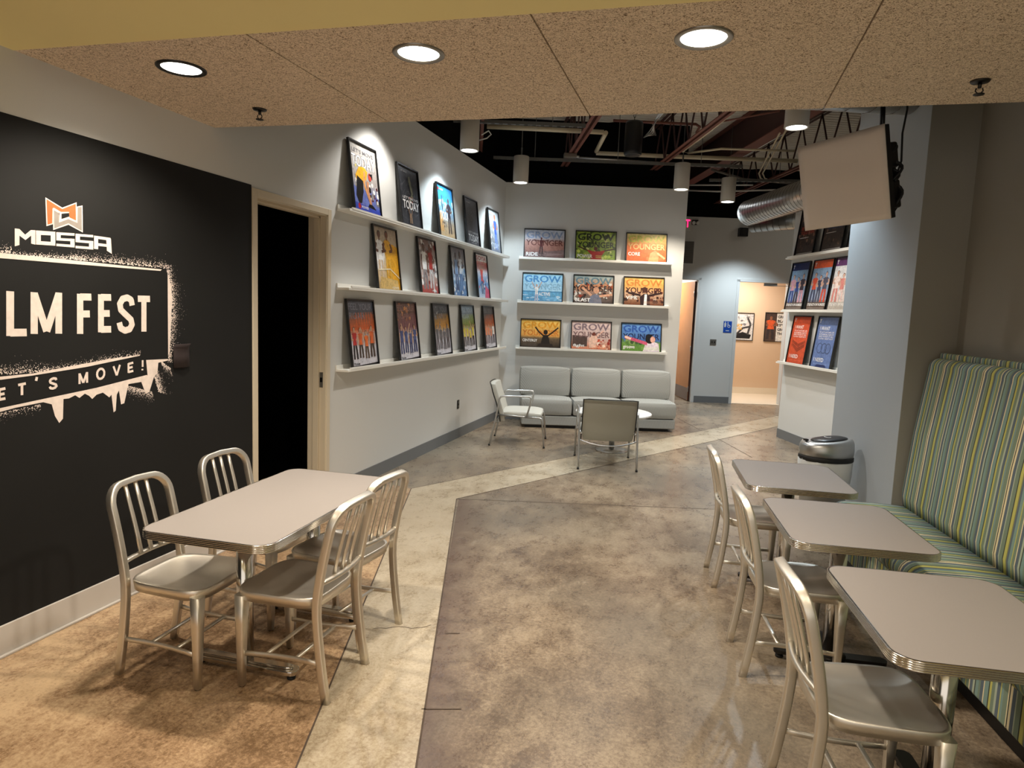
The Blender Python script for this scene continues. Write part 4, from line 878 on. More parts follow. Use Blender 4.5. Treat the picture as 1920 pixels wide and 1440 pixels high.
# ================================================================ CHALK MURAL
mu = thing('chalk_mural', 'black chalkboard-painted area with white chalk lettering on the left wall', 'mural', (WX, 0, 0))
XF = [.0036]
def LWp(x, y): q = at_wall(x, y, (WX, 0), (1, 0)); return q.y, q.z
ztop = LWp(240, 279)[1]
m = MB(); m.box((.0005, -3.5, .15), (.003, DY0 - fo - .002, 2.512)); m.build('chalkboard', 'board', mu)
def flat(mb, pts, x=None, mi=0):
    if x is None: XF[0] = .0036 + ((XF[0] - .0036 + .00007) % .0016); x = XF[0]
    P = [LWp(*p) for p in pts]; mb.add([(x, y, z) for y, z in P], [tuple(range(len(P)))], mi)
XS = [.0036]
def stroke(mb, pts, w, x=None, mi=0, jointed=True):
    """chalk stroke in wall metres"""
    for (ay, az), (by, bz) in zip(pts, pts[1:]):
        XS[0] = .0036 + ((XS[0] - .0036 + .00011) % .002); x = XS[0]
        L = math.hypot(by - ay, bz - az) + 1e-9; ny, nz = -(bz - az) / L * w / 2, (by - ay) / L * w / 2
        mb.add([(x, ay + ny, az + nz), (x, by + ny, bz + nz), (x, by - ny, bz - nz), (x, ay - ny, az - nz)], [(0, 1, 2, 3)], mi)
    if jointed:
        for y, z in pts[1:-1]: XS[0] += .00004; x = XS[0]; mb.add([(x, y + w / 2 * cos(i * pi / 5), z + w / 2 * sin(i * pi / 5)) for i in range(10)], [tuple(range(10))], mi)
# film fest letters from their corner points in a letter cell
GLY = {'F': [[(.0, 0), (0, 1)], [(0, .925), (1, .925)], [(0, .5), (.86, .5)]], 'I': [[(.5, 0), (.5, 1)]], 'L': [[(0, 0), (0, 1)], [(0, .075), (1, .075)]],
       'E': [[(0, 0), (0, 1)], [(0, .925), (1, .925)], [(0, .5), (.86, .5)], [(0, .075), (1, .075)]], 'T': [[(.5, 0), (.5, 1)], [(-.1, .925), (1.1, .925)]],
       'M': [[(0, 0), (0, 1)], [(.0, .97), (.5, .06)], [(.5, .06), (1, .97)], [(1, 0), (1, 1)]], "'": [[(.5, 1), (.3, .72)]],
       'S': [[(.98, .74), (.9, .9), (.6, .96), (.25, .92), (.05, .78), (.12, .62), (.5, .48), (.9, .34), (.98, .2), (.8, .07), (.45, .03), (.12, .1), (.02, .26)]],
       'O': [[(.5 + .5 * cos(i * pi / 8), .5 + .47 * sin(i * pi / 8)) for i in range(17)]], 'V': [[(-.05, 1), (.5, .03)], [(.5, .03), (1.05, 1)]], '!': [[(.5, 1), (.5, .34)], [(.5, .14), (.5, .0)]], }
def letter(mb, ch, quad, w):
    """quad: pixel corners bl, br, tr, tl of the stem centre cell"""
    P = [LWp(*q) for q in quad]
    def mp(u, v): 
        a = [(P[0][k] * (1 - u) + P[1][k] * u) * (1 - v) + (P[3][k] * (1 - u) + P[2][k] * u) * v for k in (0, 1)]; return tuple(a)
    for st_ in GLY[ch]: stroke(mb, [mp(*p) for p in st_], w)
wF = .036
# (left x, right x, bottom y, top y) of the letters in the photograph
for ch, xl, xr_, yb, yt in (('L', 18, 49, 630, 546), ('M', 63, 109, 626, 548), ('F', 149, 170, 626, 551), ('E', 188, 207, 623, 552), ('S', 222, 247, 622, 555), ('T', 259, 278, 622, 555)):
    m = MB(); letter(m, ch, ((xl, yb), (xr_, yb - .5), (xr_, yt + .5), (xl, yt)), wF); m.build('large_letter', 'chalk', mu)
y0_ = LWp(18, 600)[0]
for k, ch in enumerate('IF'):
    yy_ = y0_ - .17 - k * .26; z0_, z1_ = LWp(18, 630)[1], LWp(18, 546)[1]
    m = MB()
    for st_ in GLY[ch]: stroke(m, [(yy_ + u * .13 - .065, z0_ + (z1_ - z0_) * v) for u, v in st_], wF)
    m.build('large_letter', 'chalk', mu)
for ch, cx, cy, hh, ww in (('E', 3, 739, 22, 12), ('T', 40, 730, 22, 12), ("'", 68, 719, 24, 8), ('S', 98, 719, 20, 13), ('M', 155, 709, 20, 14), ('O', 187.5, 701, 20, 14), ('V', 217.5, 695, 19, 11), ('E', 244, 689, 18, 9), ('!', 266, 685, 19, 6)):
    m = MB(); letter(m, ch, ((cx - ww / 2, cy + hh / 2 + 1), (cx + ww / 2, cy + hh / 2 - 1.5), (cx + ww / 2, cy - hh / 2 - 1.5), (cx - ww / 2, cy - hh / 2 + 1)), .0125); m.build('small_letter', 'chalk', mu)
# brand word above: squared letters traced from the wall
m = MB(); S3 = 1 / 3.0
def Q(*p): return [(x * S3, 340 + y * S3) for x, y in p]
for pl in (Q((80, 265), (80, 365), (106, 358), (106, 305), (140, 330), (172, 305), (172, 350), (196, 356), (196, 275), (170, 274), (138, 300), (106, 268)),
           Q((199, 276), (308, 284), (308, 305), (199, 300)), Q((199, 335), (308, 342), (308, 362), (199, 355)), Q((199, 298), (226, 300), (226, 340), (199, 338)), Q((282, 302), (308, 304), (308, 344), (282, 342)),
           Q((313, 286), (416, 292), (416, 306), (313, 301)), Q((313, 299), (338, 301), (338, 322), (313, 320)), Q((313, 318), (416, 324), (416, 338), (313, 332)), Q((392, 322), (416, 324), (416, 360), (392, 358)), Q((313, 350), (416, 358), (416, 372), (313, 364)),
           Q((421, 294), (521, 302), (521, 316), (421, 308)), Q((421, 306), (446, 308), (446, 330), (421, 328)), Q((421, 328), (521, 336), (521, 350), (421, 342)), Q((497, 334), (521, 336), (521, 382), (497, 379)), Q((421, 362), (521, 370), (521, 384), (421, 376)),
           Q((525, 305), (618, 318), (618, 334), (525, 321)), Q((525, 320), (548, 323), (548, 382), (525, 380)), Q((525, 345), (618, 356), (618, 371), (525, 360)), Q((594, 330), (620, 322), (625, 408), (597, 390))): flat(m, pl)
m.build('brand_lettering', 'chalk', mu)
m = MB()
flat(m, Q((252, 90), (347, 148), (428, 118), (430, 230), (380, 205), (332, 226), (328, 176), (296, 152), (297, 240), (258, 252)), .0036, 0); flat(m, Q((258, 100), (347, 156), (422, 126), (424, 220), (388, 203), (385, 172), (340, 172), (300, 148), (292, 152), (290, 236), (264, 244)), .0040, 1)
flat(m, Q((294, 152), (332, 176), (332, 226), (380, 205), (430, 228), (430, 142), (461, 136), (463, 288), (382, 244), (296, 274)), .0036, 0); flat(m, Q((300, 162), (328, 180), (328, 232), (380, 212), (432, 234), (434, 146), (456, 143), (457, 279), (382, 236), (302, 265)), .0042, 2)
flat(m, Q((342, 182), (385, 178), (386, 198), (342, 212)), .0046, 3)
m.build('brand_emblem', ['chalk', 'chalkorange', 'chalkgrey', 'board'], mu)
# stencil box edges, spray stipple and drips
m = MB(); rn = random.Random(11)
def lnp(a, b, w, mb=m):
    A, B = LWp(*a), LWp(*b); stroke(mb, [A, B], w, jointed=False)
flat(m, [(-90, 478), (0, 484), (300, 508), (302, 505), (220, 497), (100, 484), (40, 478), (0, 474), (-90, 470)])
flat(m, [(313, 512), (318, 530), (322, 560), (320, 590), (317, 660), (314, 668)])
flat(m, [(-60, 712), (0, 712), (60, 704), (160, 688), (260, 667), (262, 665), (210, 672), (150, 683), (60, 700), (0, 706), (-60, 706)])
flat(m, [(273, 675), (314, 673), (314, 676), (296, 680), (294, 700), (288, 706), (279, 735), (276, 706)])
flat(m, [(-60, 782), (0, 765), (80, 748), (180, 727), (274, 703), (279, 706), (279, 735), (272, 738), (264, 716), (240, 720), (232, 756), (226, 758), (222, 732), (218, 740), (216, 770), (212, 773), (208, 740), (204, 745), (192, 736), (180, 740), (172, 748), (166, 742), (158, 738), (148, 746), (140, 741), (128, 747), (118, 748), (117, 785), (110, 793), (102, 780), (96, 758), (80, 754), (30, 764), (0, 772), (-60, 790)])
def spray(x0, y0, x1, y1, n, spread, dirx, diry, sz=2.2):
    for _ in range(n):
        t = rn.random(); d_ = abs(rn.gauss(0, spread)); cx, cy = x0 + (x1 - x0) * t + dirx * d_, y0 + (y1 - y0) * t + diry * d_
        s_ = rn.uniform(.4, 1) * sz * max(.35, 1 - d_ / (spread * 3)); ph = rn.random() * 3
        flat(m, [(cx + s_ * .5 * cos(ph + i * pi / 2.5), cy + s_ * .5 * sin(ph + i * pi / 2.5)) for i in range(5)])
spray(-80, 476, 20, 474, 320, 8, 0, -1, 3.2); spray(20, 478, 160, 488, 260, 5, 0, -1, 3); spray(130, 486, 310, 503, 620, 8, .1, -1, 2.6)
spray(310, 498, 318, 540, 260, 6, 1, -.3, 2.2); spray(318, 530, 320, 600, 420, 9, 1, 0, 2.2); spray(318, 590, 314, 680, 480, 9, 1, 0, 2.2); spray(300, 676, 318, 690, 200, 9, .3, 1, 2.2)
spray(-60, 706, 90, 697, 420, 11, 0, -1, 3); spray(90, 696, 262, 666, 420, 6, 0, -1, 2.4); spray(-50, 785, 75, 758, 220, 7, 0, 1, 2.6); spray(284, 690, 296, 735, 420, 8, 1, .3, 2.4); spray(235, 722, 285, 735, 420, 9, .2, 1, 2.2)
m.build('chalk_border', 'chalk', mu)
pc = LWp(337, 666)
m = MB(); R = []
y0, z0 = LWp(322, 645); y1, z1 = LWp(352, 687)
m.add([(.006 + .02 * math.sin(i / 6 * pi) * .6 + (.018 if j == 0 else .004), y0 + (y1 - y0) * i / 6, z) for j, z in enumerate((z0, z0 - .02, (z0 + z1) / 2, z1)) for i in range(7)], [(j * 7 + i, j * 7 + i + 1, (j + 1) * 7 + i + 1, (j + 1) * 7 + i) for j in range(3) for i in range(6)], smooth=True)
o = m.build('eraser_cloth', 'blackpl'); o.location = (WX, 0, 0); o.data.materials[0] = mat('dark_brown_cloth', (44, 34, 34), .8)
sd = o.modifiers.new('thick', 'SOLIDIFY'); sd.thickness = .004; tag(o, 'small dark cloth flap hanging on the chalkboard wall right of the chalk drawing', 'cloth')
# wall fittings
def plate(name, label, cat, pos, n, W, H, mt, holes, th=.008):
    X = Vector((-n.y, n.x, 0)); t = D.objects.new(name, None); COL.objects.link(t); t['label'] = label; t['category'] = cat
    t.matrix_world = Matrix(((X.x, 0, n.x, pos[0]), (X.y, 0, n.y, pos[1]), (0, 1, 0, pos[2]), (0, 0, 0, 1)))
    m = MB(); m.box((-W / 2, -H / 2, 0), (W / 2, H / 2, th)); bevel(m.build('plate', mt, t), .002)
    return t
q = at_wall(858.5, 758, (WX, 0), (1, 0)); t = plate('wall_outlet', 'dark electrical outlet low on the left wall below the ledges', 'outlet', q, Vector((1, 0, 0)), .07, .115, 'blackpl', 2)
for s in (-1, 1):
    m = MB(); m.box((-.018, s * .027 - .016, .008), (.018, s * .027 + .016, .011)); m.build('socket', 'plate', t)
q = at_wall(1337, 641.5, F0, FN); t = plate('wall_switch', 'steel double switch plate between the two far doors', 'switch', q, FN, .125, .115, 'plate', 2)
for s in (-1, 1):
    m = MB(); m.box((s * .026 - .009, -.018, .008), (s * .026 + .009, .018, .016)); m.build('toggle', 'blackpl', t)
qa, qb = at_wall(1357, 602, F0, FN), at_wall(1371, 624, F0, FN); q = (qa + qb) / 2; W_, H_ = (qb - qa).dot(FD), qa.z - qb.z
t = plate('restroom_sign', 'blue restroom sign with white figures beside the hall doorway', 'sign', q, FN, W_, H_, 'signblue', 0, .006)
X = Vector((-FN.y, FN.x, 0)); sg = 1 if X.dot(FD) > 0 else -1
m = MB()
def R2(x0, y0, x1, y1): m.add([(x, y, .0068) for x, y in ((x0 * W_ * sg, y0 * H_), (x1 * W_ * sg, y0 * H_), (x1 * W_ * sg, y1 * H_), (x0 * W_ * sg, y1 * H_))], [(0, 1, 2, 3)])
R2(-.40, -.02, -.31, .32); R2(-.29, -.02, -.2, .32); R2(-.42, .1, -.18, .34); R2(-.35, .36, -.25, .44); R2(-.02, .02, .06, .32); R2(-.02, .1, .25, .18); R2(-.03, .34, .07, .42)
m.add([(sg * W_ * (.15 + .17 * cos(a)), H_ * (.06 + .17 * sin(a) * W_ / H_), .0066) for a in [i * pi / 8 for i in range(16)]], [tuple(range(16))]); R2(-.2, -.36, .2, -.3)
m.build('pictogram', 'white', t)
m = MB(); m.add([(sg * W_ * (.15 + .11 * cos(a)), H_ * (.06 + .11 * sin(a) * W_ / H_), .0069) for a in [i * pi / 8 for i in range(16)]], [tuple(range(16))]); m.build('pictogram_wheel', 'signblue', t)
# exit sign (right end shows past the back wall) and emergency light
qa, qb = at_wall(1270, 409, F0 + FN * .04, FN), at_wall(1295.5, 432, F0 + FN * .04, FN)
W_ = .34; H_ = qa.z - qb.z; q = Vector((qb.x, qb.y, (qa.z + qb.z) / 2)) - FD * (W_ / 2) - FN * .04
t = plate('exit_sign', 'lit exit sign half hidden by the back wall corner', 'sign', q, FN, W_, H_, 'white', 0, .04)
v, f, _ = text_faces('EXIT', .02); m = MB(); m.add([(sg * ((a - .5) * W_ * .86 - .005), (b - .5) * H_ * .66 + .02, .0415) for a, b in v], f); m.build('lettering', 'exitred', t)
qe = at_wall(1303, 417, F0 + FN * .02, FN); t = plate('emergency_light', 'small twin-head emergency light beside the exit sign', 'light', qe - FN * .02, FN, .12, .09, 'blackpl', 0, .05)
for s in (-1, 1):
    m = MB(); m.cyl((s * .03, -.01, .05), (s * .04, -.02, .10), .026, 14, 0, .034); m.build('lamp_head', 'white', t)
# return air grille
qa, qb = at_wall(1272, 449, F0, FN), at_wall(1301, 497, F0, FN); W_ = .62; H_ = qa.z - qb.z; q = Vector((qb.x, qb.y, (qa.z + qb.z) / 2)) - FD * (W_ / 2)
t = plate('air_grille', 'grey louvred air grille above the left far door', 'vent', q, FN, W_, H_, 'white', 0, .012)
m = MB(); m.box((-W_ / 2 + .03, -H_ / 2 + .03, .012), (W_ / 2 - .03, H_ / 2 - .03, .0125)); m.build('dark_backing', 'blackpl', t)  # flat black sheet stands in for the shade behind the louvres
m = MB(); k = 22
for i in range(k):
    y = -H_ / 2 + .04 + (H_ - .08) * i / (k - 1); m.box((-W_ / 2 + .03, y - .007, .0125), (W_ / 2 - .03, y + .006, .02))
m.build('louvres', 'plate', t)
# small black speaker on far wall
qa, qb = at_wall(1384, 428, F0, FN), at_wall(1398.5, 444.5, F0, FN); q = (qa + qb) / 2
t = plate('wall_speaker', 'small black speaker on the far wall under the duct', 'speaker', q, FN, (qb - qa).dot(FD), qa.z - qb.z, 'blackpl', 0, .12)
m = MB(); m.box((-.05, -.07, .12), (.05, .07, .125)); m.build('speaker_grille', 'rubber', t)
# door leaves
def leaf(name, label, hinge, d, W, H, th, handle_s, hs=1, edge='woodd'):
    """d: unit direction from hinge to lock edge"""
    t = thing(name, label, 'door', hinge, math.atan2(d.y, d.x))
    m = MB(); m.box((0, -th / 2, .01), (W, th / 2, H)); bevel(m.build('leaf', 'wood', t), .002, 1)
    m = MB(); m.box((-.0015, -th / 2 + .002, .01), (.0, th / 2 - .002, H - .01)); m.build('edge_veneer', edge, t)
    for s in (-1, 1):
        y = s * (th / 2); a, b = sorted((y, y + s * .002)); m = MB(); m.box((.01, a, .02), (W - .01, b, .27)); m.build('kick_plate', 'kick', t)
    for z in (.25, 1.08, H - .25):
        m = MB(); m.cyl((-.006, hs * (th / 2 + .004), z - .055), (-.006, hs * (th / 2 + .004), z + .055), .009, 10); m.build('hinge', 'steel', t)
    for s in (-1, 1):
        y = s * th / 2; m = MB(); m.cyl((W - .07, y, 1.0), (W - .07, y + s * .05, 1.0), .012, 10); m.sweep([(W - .07, y + s * .05, 1.0), (W - .12, y + s * .052, 1.0), (W - .18, y + s * .045, .998)], .009, .009, 8); m.lathe([(0, 0)], 3) if False else None; h = m.build('lever_handle', 'steel', t)
    return t
hp = F0 + FD * (s1b - .045) - FN * .10
leaf('office_door', 'honey-coloured wooden door swung open beyond the left far doorway', hp, (-FN * 1 - FD * .05).normalized(), .93, zd - .03, .045, 1)
hp = F0 + FD * (s2b - .02) + FN * .03
ld = leaf('hall_door', 'honey-coloured wooden door standing open at the right side of the hall doorway', hp, (FN * .97 + FD * .12).normalized(), .98, zd - .03, .045, 1)
t = thing('door_closer', 'steel door closer arm at the head of the hall doorway', 'door closer', (F0 + FD * (s2b - .42) + FN * .02) + Vector((0, 0, zd - .05)), math.atan2(FD.y, FD.x))
m = MB(); m.box((-.13, -.03, -.03), (.13, .0, .03)); m.build('body', 'plate', t)
m = MB(); m.sweep([(0, -.03, -.02), (.14, -.07, -.02), (.34, -.12, -.02)], .009, .005, 6); m.build('arm', 'plate', t)
# ================================================================ LAMPS
sg_ = 'round recessed downlights in the wood-fibre ceiling'
def downlight(x, y, label, group, ring='plate', power=P_SOFFIT, col=WARM):
    t = thing('downlight', label, 'ceiling light', (x, y, CZ + .0), 0, group)
    m = MB(); m.rings([[(r * cos(2 * pi * i / 40), r * sin(2 * pi * i / 40), z) for i in range(40)] for r, z in ((.088, -.001), (.092, -.006), (.108, -.007), (.112, -.004), (.112, .004))], caps=(False, False)); m.build('trim_ring', ring, t)
    m = MB(); m.lathe([(0, -.001), (.089, -.001), (.089, .0), (0, .0)], 40); m.build('diffuser', 'glow', t)
    spot((x, y, CZ - .02), power, col, 140, .6, .07, name='downlight_light'); return t
for x, y, lb_, rg in ((-2.48, 2.726, 'lit round downlight with dark ring, leftmost of the three in the speckled ceiling', 'frameblk'), (-1.269, 2.757, 'lit round downlight in the speckled ceiling, middle of the three', 'plate'), (-.09, 2.811, 'lit round downlight in the speckled ceiling, rightmost of the three', 'plate')): downlight(x, y, lb_, sg_, rg)
for k, (x, y) in enumerate(((-2.0, .6), (-.2, .6), (1.0, .6), (-2.0, -1.4), (.4, -1.4))):
    spot((x, y, CZ - .02), P_LOBBY, WARM, 150, .9, .08, name='lobby_light')
for (px, py, lb_) in ((487, 205, 'small sprinkler head below the left end of the speckled ceiling'), (1838, 152, 'small sprinkler head at the right end of the speckled ceiling')):
    q = at_z(px, py, CZ); t = thing('fire_sprinkler', lb_, 'sprinkler', q, 0, 'ceiling sprinklers')
    m = MB(); m.lathe([(.008, -.008), (.036, -.006), (.04, .001), (.0, .001)], 24); m.build('escutcheon', 'darkmetal', t)
    m = MB(); m.cyl((0, 0, -.005), (0, 0, -.03), .008, 10); m.sweep([(-.012, 0, -.03), (-.015, 0, -.042), (-.004, 0, -.055)], .003, .003, 6); m.sweep([(.012, 0, -.03), (.015, 0, -.042), (.004, 0, -.055)], .003, .003, 6); m.build('body', 'darkmetal', t)
    m = MB(); m.lathe([(0, -.058), (.022, -.058), (.022, -.055), (0, -.055)], 16); m.build('deflector', 'darkmetal', t)
PZ = 3.5
def pendant(px, py, label, col, power, cone=116):
    q = at_z(px, py, PZ)
    t = thing('cylinder_pendant', label, 'ceiling light', q, 0, 'white cylinder downlights hung from struts')
    r, h = .108, .36; N = 36
    m = MB(); m.lathe([(r - .016, .02), (r - .016, 0), (r - .003, 0), (r, .004), (r, h - .004), (r - .004, h), (.0, h)], N); m.build('housing', 'lampbody', t)
    m = MB(); m.lathe([(0, .008), (r - .016, .008), (r - .016, .012), (0, .012)], N); m.build('lens', 'glowc' if col == COOL else 'glow', t)
    m = MB(); m.cyl((0, 0, h), (0, 0, 3.98 - PZ), .012, 10); m.cyl((0, 0, 3.98 - PZ), (0, 0, 4.67 - PZ), .005, 6); m.build('stem', 'strut', t)
    spot((q.x, q.y, PZ - .01), power * (.62 if q.x < -2 else 1), col, cone, .5, .05, name='pendant_light'); return t, q
pd = {}
for k, px, py, lb_, c_ in (('a', 880, 283, 'nearest cylinder pendant over the left wall ledges', COOL), ('b', 976, 343, 'cylinder pendant near the corner of left and back walls', COOL), ('c', 1277, 356, 'cylinder pendant at the right end of the back wall', WARM), ('d', 1364, 379, 'cylinder pendant farthest away, beside the duct', COOL), ('e', 1493, 240, 'cylinder pendant at upper right in front of the big duct', COOL)):
    pd[k] = pendant(px, py, lb_, c_, P_PEND)[1]
# unseen bodiless spots: left one continues its row, cool one added to brighten banquette
for x, y, c_ in ((-2.72, 5.75, NEUT), (-1.2, 5.6, NEUT), (-.95, 7.6, NEUT), (-.35, 5.0, COOL), (-.9, 9.3, WARM)):
    t = thing('cylinder_pendant', 'cylinder pendant out of sight above the low ceiling edge', 'ceiling light', (x, y, PZ), 0, 'white cylinder downlights hung from struts') if False else None
    spot((x, y, PZ + .05), P_PEND * (.45 if x < -2 else .9 if y < 7 else .55), c_, 116 if x < -2 else 135, .5 if x < -2 else 1, .05, name='pendant_light')
q = F0 + FD * (s2a - .1) + FN * .85; spot((q.x, q.y, 3.45), P_PEND * 1.5, COOL, 115, .9, .05, name='pendant_light')
q = WA + WDI * 1.6 + WN * 1.1; spot((q.x, q.y, 3.5), P_PEND * .9, NEUT, 110, .5, .05, name='pendant_light')
def area(loc, size, power, col, name='panel_light'):
    l = D.lights.new(name, 'AREA'); l.size = size; l.energy = power; l.color = col; o = D.objects.new(name, l); COL.objects.link(o); o.location = loc; return o
q = R0 + FD * (s2a + .6) - FN * .9; area((q.x, q.y, 2.75), .6, 26, NEUT, 'hall_ceiling_light')
q = R0 + FD * (s1a + .2) - FN * 1.0; area((q.x, q.y, 2.75), .6, 45, NEUT, 'office_ceiling_light')
# ================================================================ OPEN CEILING: STEEL, PIPES, DUCTS
def dirline(pa, pb, z):
    a, b = at_z(*pa, z), at_z(*pb, z); return a, b
ZJ = 3.97
def joist(label, px, py, s_back, s_front, deep=.62, ang=.045):
    p = at_z(px, py, ZJ); t = thing('roof_joist', label, 'joist', p, math.atan2(JD.y, JD.x), 'red-primed roof joists')
    L0, L1 = -s_front, s_back   # local +X = away from the camera
    for s in (-1, 1):
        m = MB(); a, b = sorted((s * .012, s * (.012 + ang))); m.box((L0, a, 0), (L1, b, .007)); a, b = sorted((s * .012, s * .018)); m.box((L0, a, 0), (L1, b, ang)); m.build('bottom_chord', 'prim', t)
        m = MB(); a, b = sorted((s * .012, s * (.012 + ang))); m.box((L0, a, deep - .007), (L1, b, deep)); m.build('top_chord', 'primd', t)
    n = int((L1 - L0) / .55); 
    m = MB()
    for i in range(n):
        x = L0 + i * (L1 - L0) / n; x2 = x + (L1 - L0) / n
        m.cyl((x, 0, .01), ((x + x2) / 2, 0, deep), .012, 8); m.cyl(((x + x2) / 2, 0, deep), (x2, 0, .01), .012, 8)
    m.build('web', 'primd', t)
    return t
joist('roof joist above the nearest pendant at upper left of the open ceiling', 899, 230, 3.1, 3.5)
joist('double-angle roof joist left of centre in the open ceiling', 1085, 270, 3.1, 6.0)
joist('double-angle roof joist right of the black hanging speaker', 1290, 270, 4.4, 5.0)
joist('roof joist at right passing behind the big duct', 1400, 358, 2.9, 5)
p = at_z(1385, 291, 4.16); t = thing('steel_beam', 'deep reddish steel I-beam across the open ceiling', 'beam', p, math.atan2(JD.y, JD.x))
m = MB(); m.box((-5, -.095, 0), (4.4, .095, .014)); m.box((-5, -.085, .48), (4.4, .085, .494)); m.build('flange', 'prim', t)
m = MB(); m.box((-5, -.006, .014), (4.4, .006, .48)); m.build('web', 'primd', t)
def pipe(name, label, cat, pts, r, mt, group=None, n=12):
    P = [at_z(x, y, z) for x, y, z in pts]; o = P[0]; m = MB(); m.sweep([p - o for p in P], r, r, n)
    ob = m.build(name, mt); ob.location = o; tag(ob, label, cat, group); return ob
GPp = 'conduits and pipes in the open ceiling'
pipe('sprinkler_pipe', 'cream pipe running left of centre under the deck, with elbow', 'pipe', [(913, 237, 4.1), (1192 - 60, 248, 4.1)], .03, 'cream', GPp)
pipe('sprinkler_pipe', 'short sloping cream pipe below the elbow', 'pipe', [(1136, 249, 4.1), (1118, 284, 4.1)], .03, 'cream', GPp)
pipe('sprinkler_pipe', 'long cream pipe passing behind the hanging black speaker', 'pipe', [(1118, 287, 4.1), (1250, 293, 4.1), (1495, 302, 4.1)], .03, 'cream', GPp)
pipe('conduit', 'grey conduit above the back wall crossing two joists', 'pipe', [(1080, 295, 4.03), (1236, 305, 4.03)], .015, 'steel', GPp)
pipe('conduit', 'cream conduit along the joist with a bend', 'pipe', [(1384, 203, 4.0), (1330, 247, 4.0), (1280, 284, 4.0), (1290, 287, 4.0), (1352, 279, 4.0), (1490, 283, 4.0)], .014, 'cream', GPp)
pipe('conduit', 'reddish thin pipe under the deck above the speaker', 'pipe', [(1150, 226, 4.3), (1305, 233, 4.3), (1312, 238, 4.3), (1306, 248, 4.3)], .018, 'prim', GPp)
pipe('conduit', 'upper of two white conduits above the right end of the back wall', 'pipe', [(1292, 347, 4.0), (1412, 347, 4.0)], .014, 'white', GPp)
pipe('conduit', 'lower of two white conduits above the right end of the back wall', 'pipe', [(1290, 357, 3.95), (1345, 359, 3.95), (1460, 356, 3.95)], .014, 'white', GPp)
pipe('conduit', 'left of two bent cream conduits below the upper right pendant', 'pipe', [(1462, 250, 4.05), (1423, 325, 4.05), (1426, 334, 4.05), (1440, 343, 4.05)], .012, 'cream', GPp)
pipe('conduit', 'right of two bent cream conduits below the upper right pendant', 'pipe', [(1474, 244, 4.08), (1430, 325, 4.08), (1434, 335, 4.08), (1460, 342, 4.08)], .012, 'cream', GPp)
pipe('conduit', 'grey conduit slanting up to the upper right pendant', 'pipe', [(1330, 318, 4.2), (1400, 290, 4.2), (1470, 250, 4.2)], .014, 'steel', GPp)
pipe('sprinkler_pipe', 'dark pipe sloping towards the right joist', 'pipe', [(1335, 318, 4.1), (1395, 336, 4.1), (1500, 345, 4.1)], .02, 'greyst', GPp)
pipe('duct_strap', 'thin sloping brace rod in front of the steel beam', 'rod', [(1352, 228, 4.0), (1462, 208, 4.0)], .010, 'prim', GPp)
for i in range(5): pipe('cable', 'grey cable of the loose bundle right of the hanging speaker', 'cable', [(1250 - i * 3, 205 + i, 4.35), (1232 - i * 2, 225 + i * 2, 4.3), (1218 + i * 3, 246 + i * 2, 4.25), (1207 + i * 2, 258 - i, 4.2)], .008, 'steel', 'grey cables bundled above the speaker', 8)
def strut(label, pa, pb, z):
    a, b = at_z(*pa, z), at_z(*pb, z); d = b - a; t = thing('strut_channel', label, 'rail', a, math.atan2(d.y, d.x), 'strut channels carrying the pendants'); L = d.length
    m = MB(); m.box((0, -.021, .0), (L, -.016, .04)); m.box((0, .016, 0), (L, .021, .04)); m.box((0, -.016, .036), (L, .016, .04)); k = int(L / .1)
    for i in range(k): m.box((i * .1, -.016, .0), (i * .1 + .055, .016, .003))
    m.build('channel', 'strut', t)
    n = max(2, int(L / 1.2))
    for i in range(n):
        m = MB(); m.cyl((L * (i + .5) / n, 0, .04), (L * (i + .5) / n, 0, 4.64 - z), .005, 6); m.build('hanger_rod', 'strut', t)
    return t
strut('perforated strut channel above the nearest left pendant', (850, 229), (1098, 239), 3.95)
strut('long dark strut channel above the back wall pendants', (925, 298), (1392, 315), 3.93)
strut('strut channel above the farthest pendant', (1330, 340), (1505, 342), 3.90)
pipe('flexible_whip', 'white curled cable beside the nearest left pendant', 'cable', [(903, 253, 3.88), (916, 245, 3.95), (921, 252, 3.92), (913, 259, 3.86), (898, 263, 3.84)], .008, 'white')
# junction box on joist
pj = at_z(1069, 293, 3.93); t = thing('junction_box', 'small grey junction box clamped under the left-centre joist', 'box', pj, .3)
m = MB(); m.box((-.09, -.05, -.02), (.09, .05, .035)); bevel(m.build('body', 'plate', t), .004)
m = MB(); m.cyl((.09, 0, .0), (.13, 0, 0), .014, 8); m.build('connector', 'steel', t)
# black cylindrical hanging speaker
ps = at_d(1186, 292, 8.6); t = thing('hanging_speaker', 'black cylindrical speaker hanging by a chain in the open ceiling', 'speaker', ps)
m = MB(); m.lathe([(0, 0), (.10, 0), (.112, .012), (.115, .06), (.115, .39), (.105, .42), (0, .425)], 36); m.build('body', 'blackpl', t)
m = MB(); m.lathe([(.0, -.002), (.09, -.002), (.09, .002), (0, .002)], 30); m.build('speaker_grille', 'rubber', t)
m = MB()
for i in range(7):
    z = .43 + i * .045; ring = [(.012 * cos(a) if i % 2 else 0, 0 if i % 2 else .012 * cos(a), z + .026 + .028 * sin(a)) for a in [2 * pi * k / 10 for k in range(10)]]; m.sweep(ring, .0035, .0035, 6, closed=True)
m.cyl((0, 0, .74), (0, 0, 4.64 - ps.z), .004, 6); m.build('chain', 'darkmetal', t)
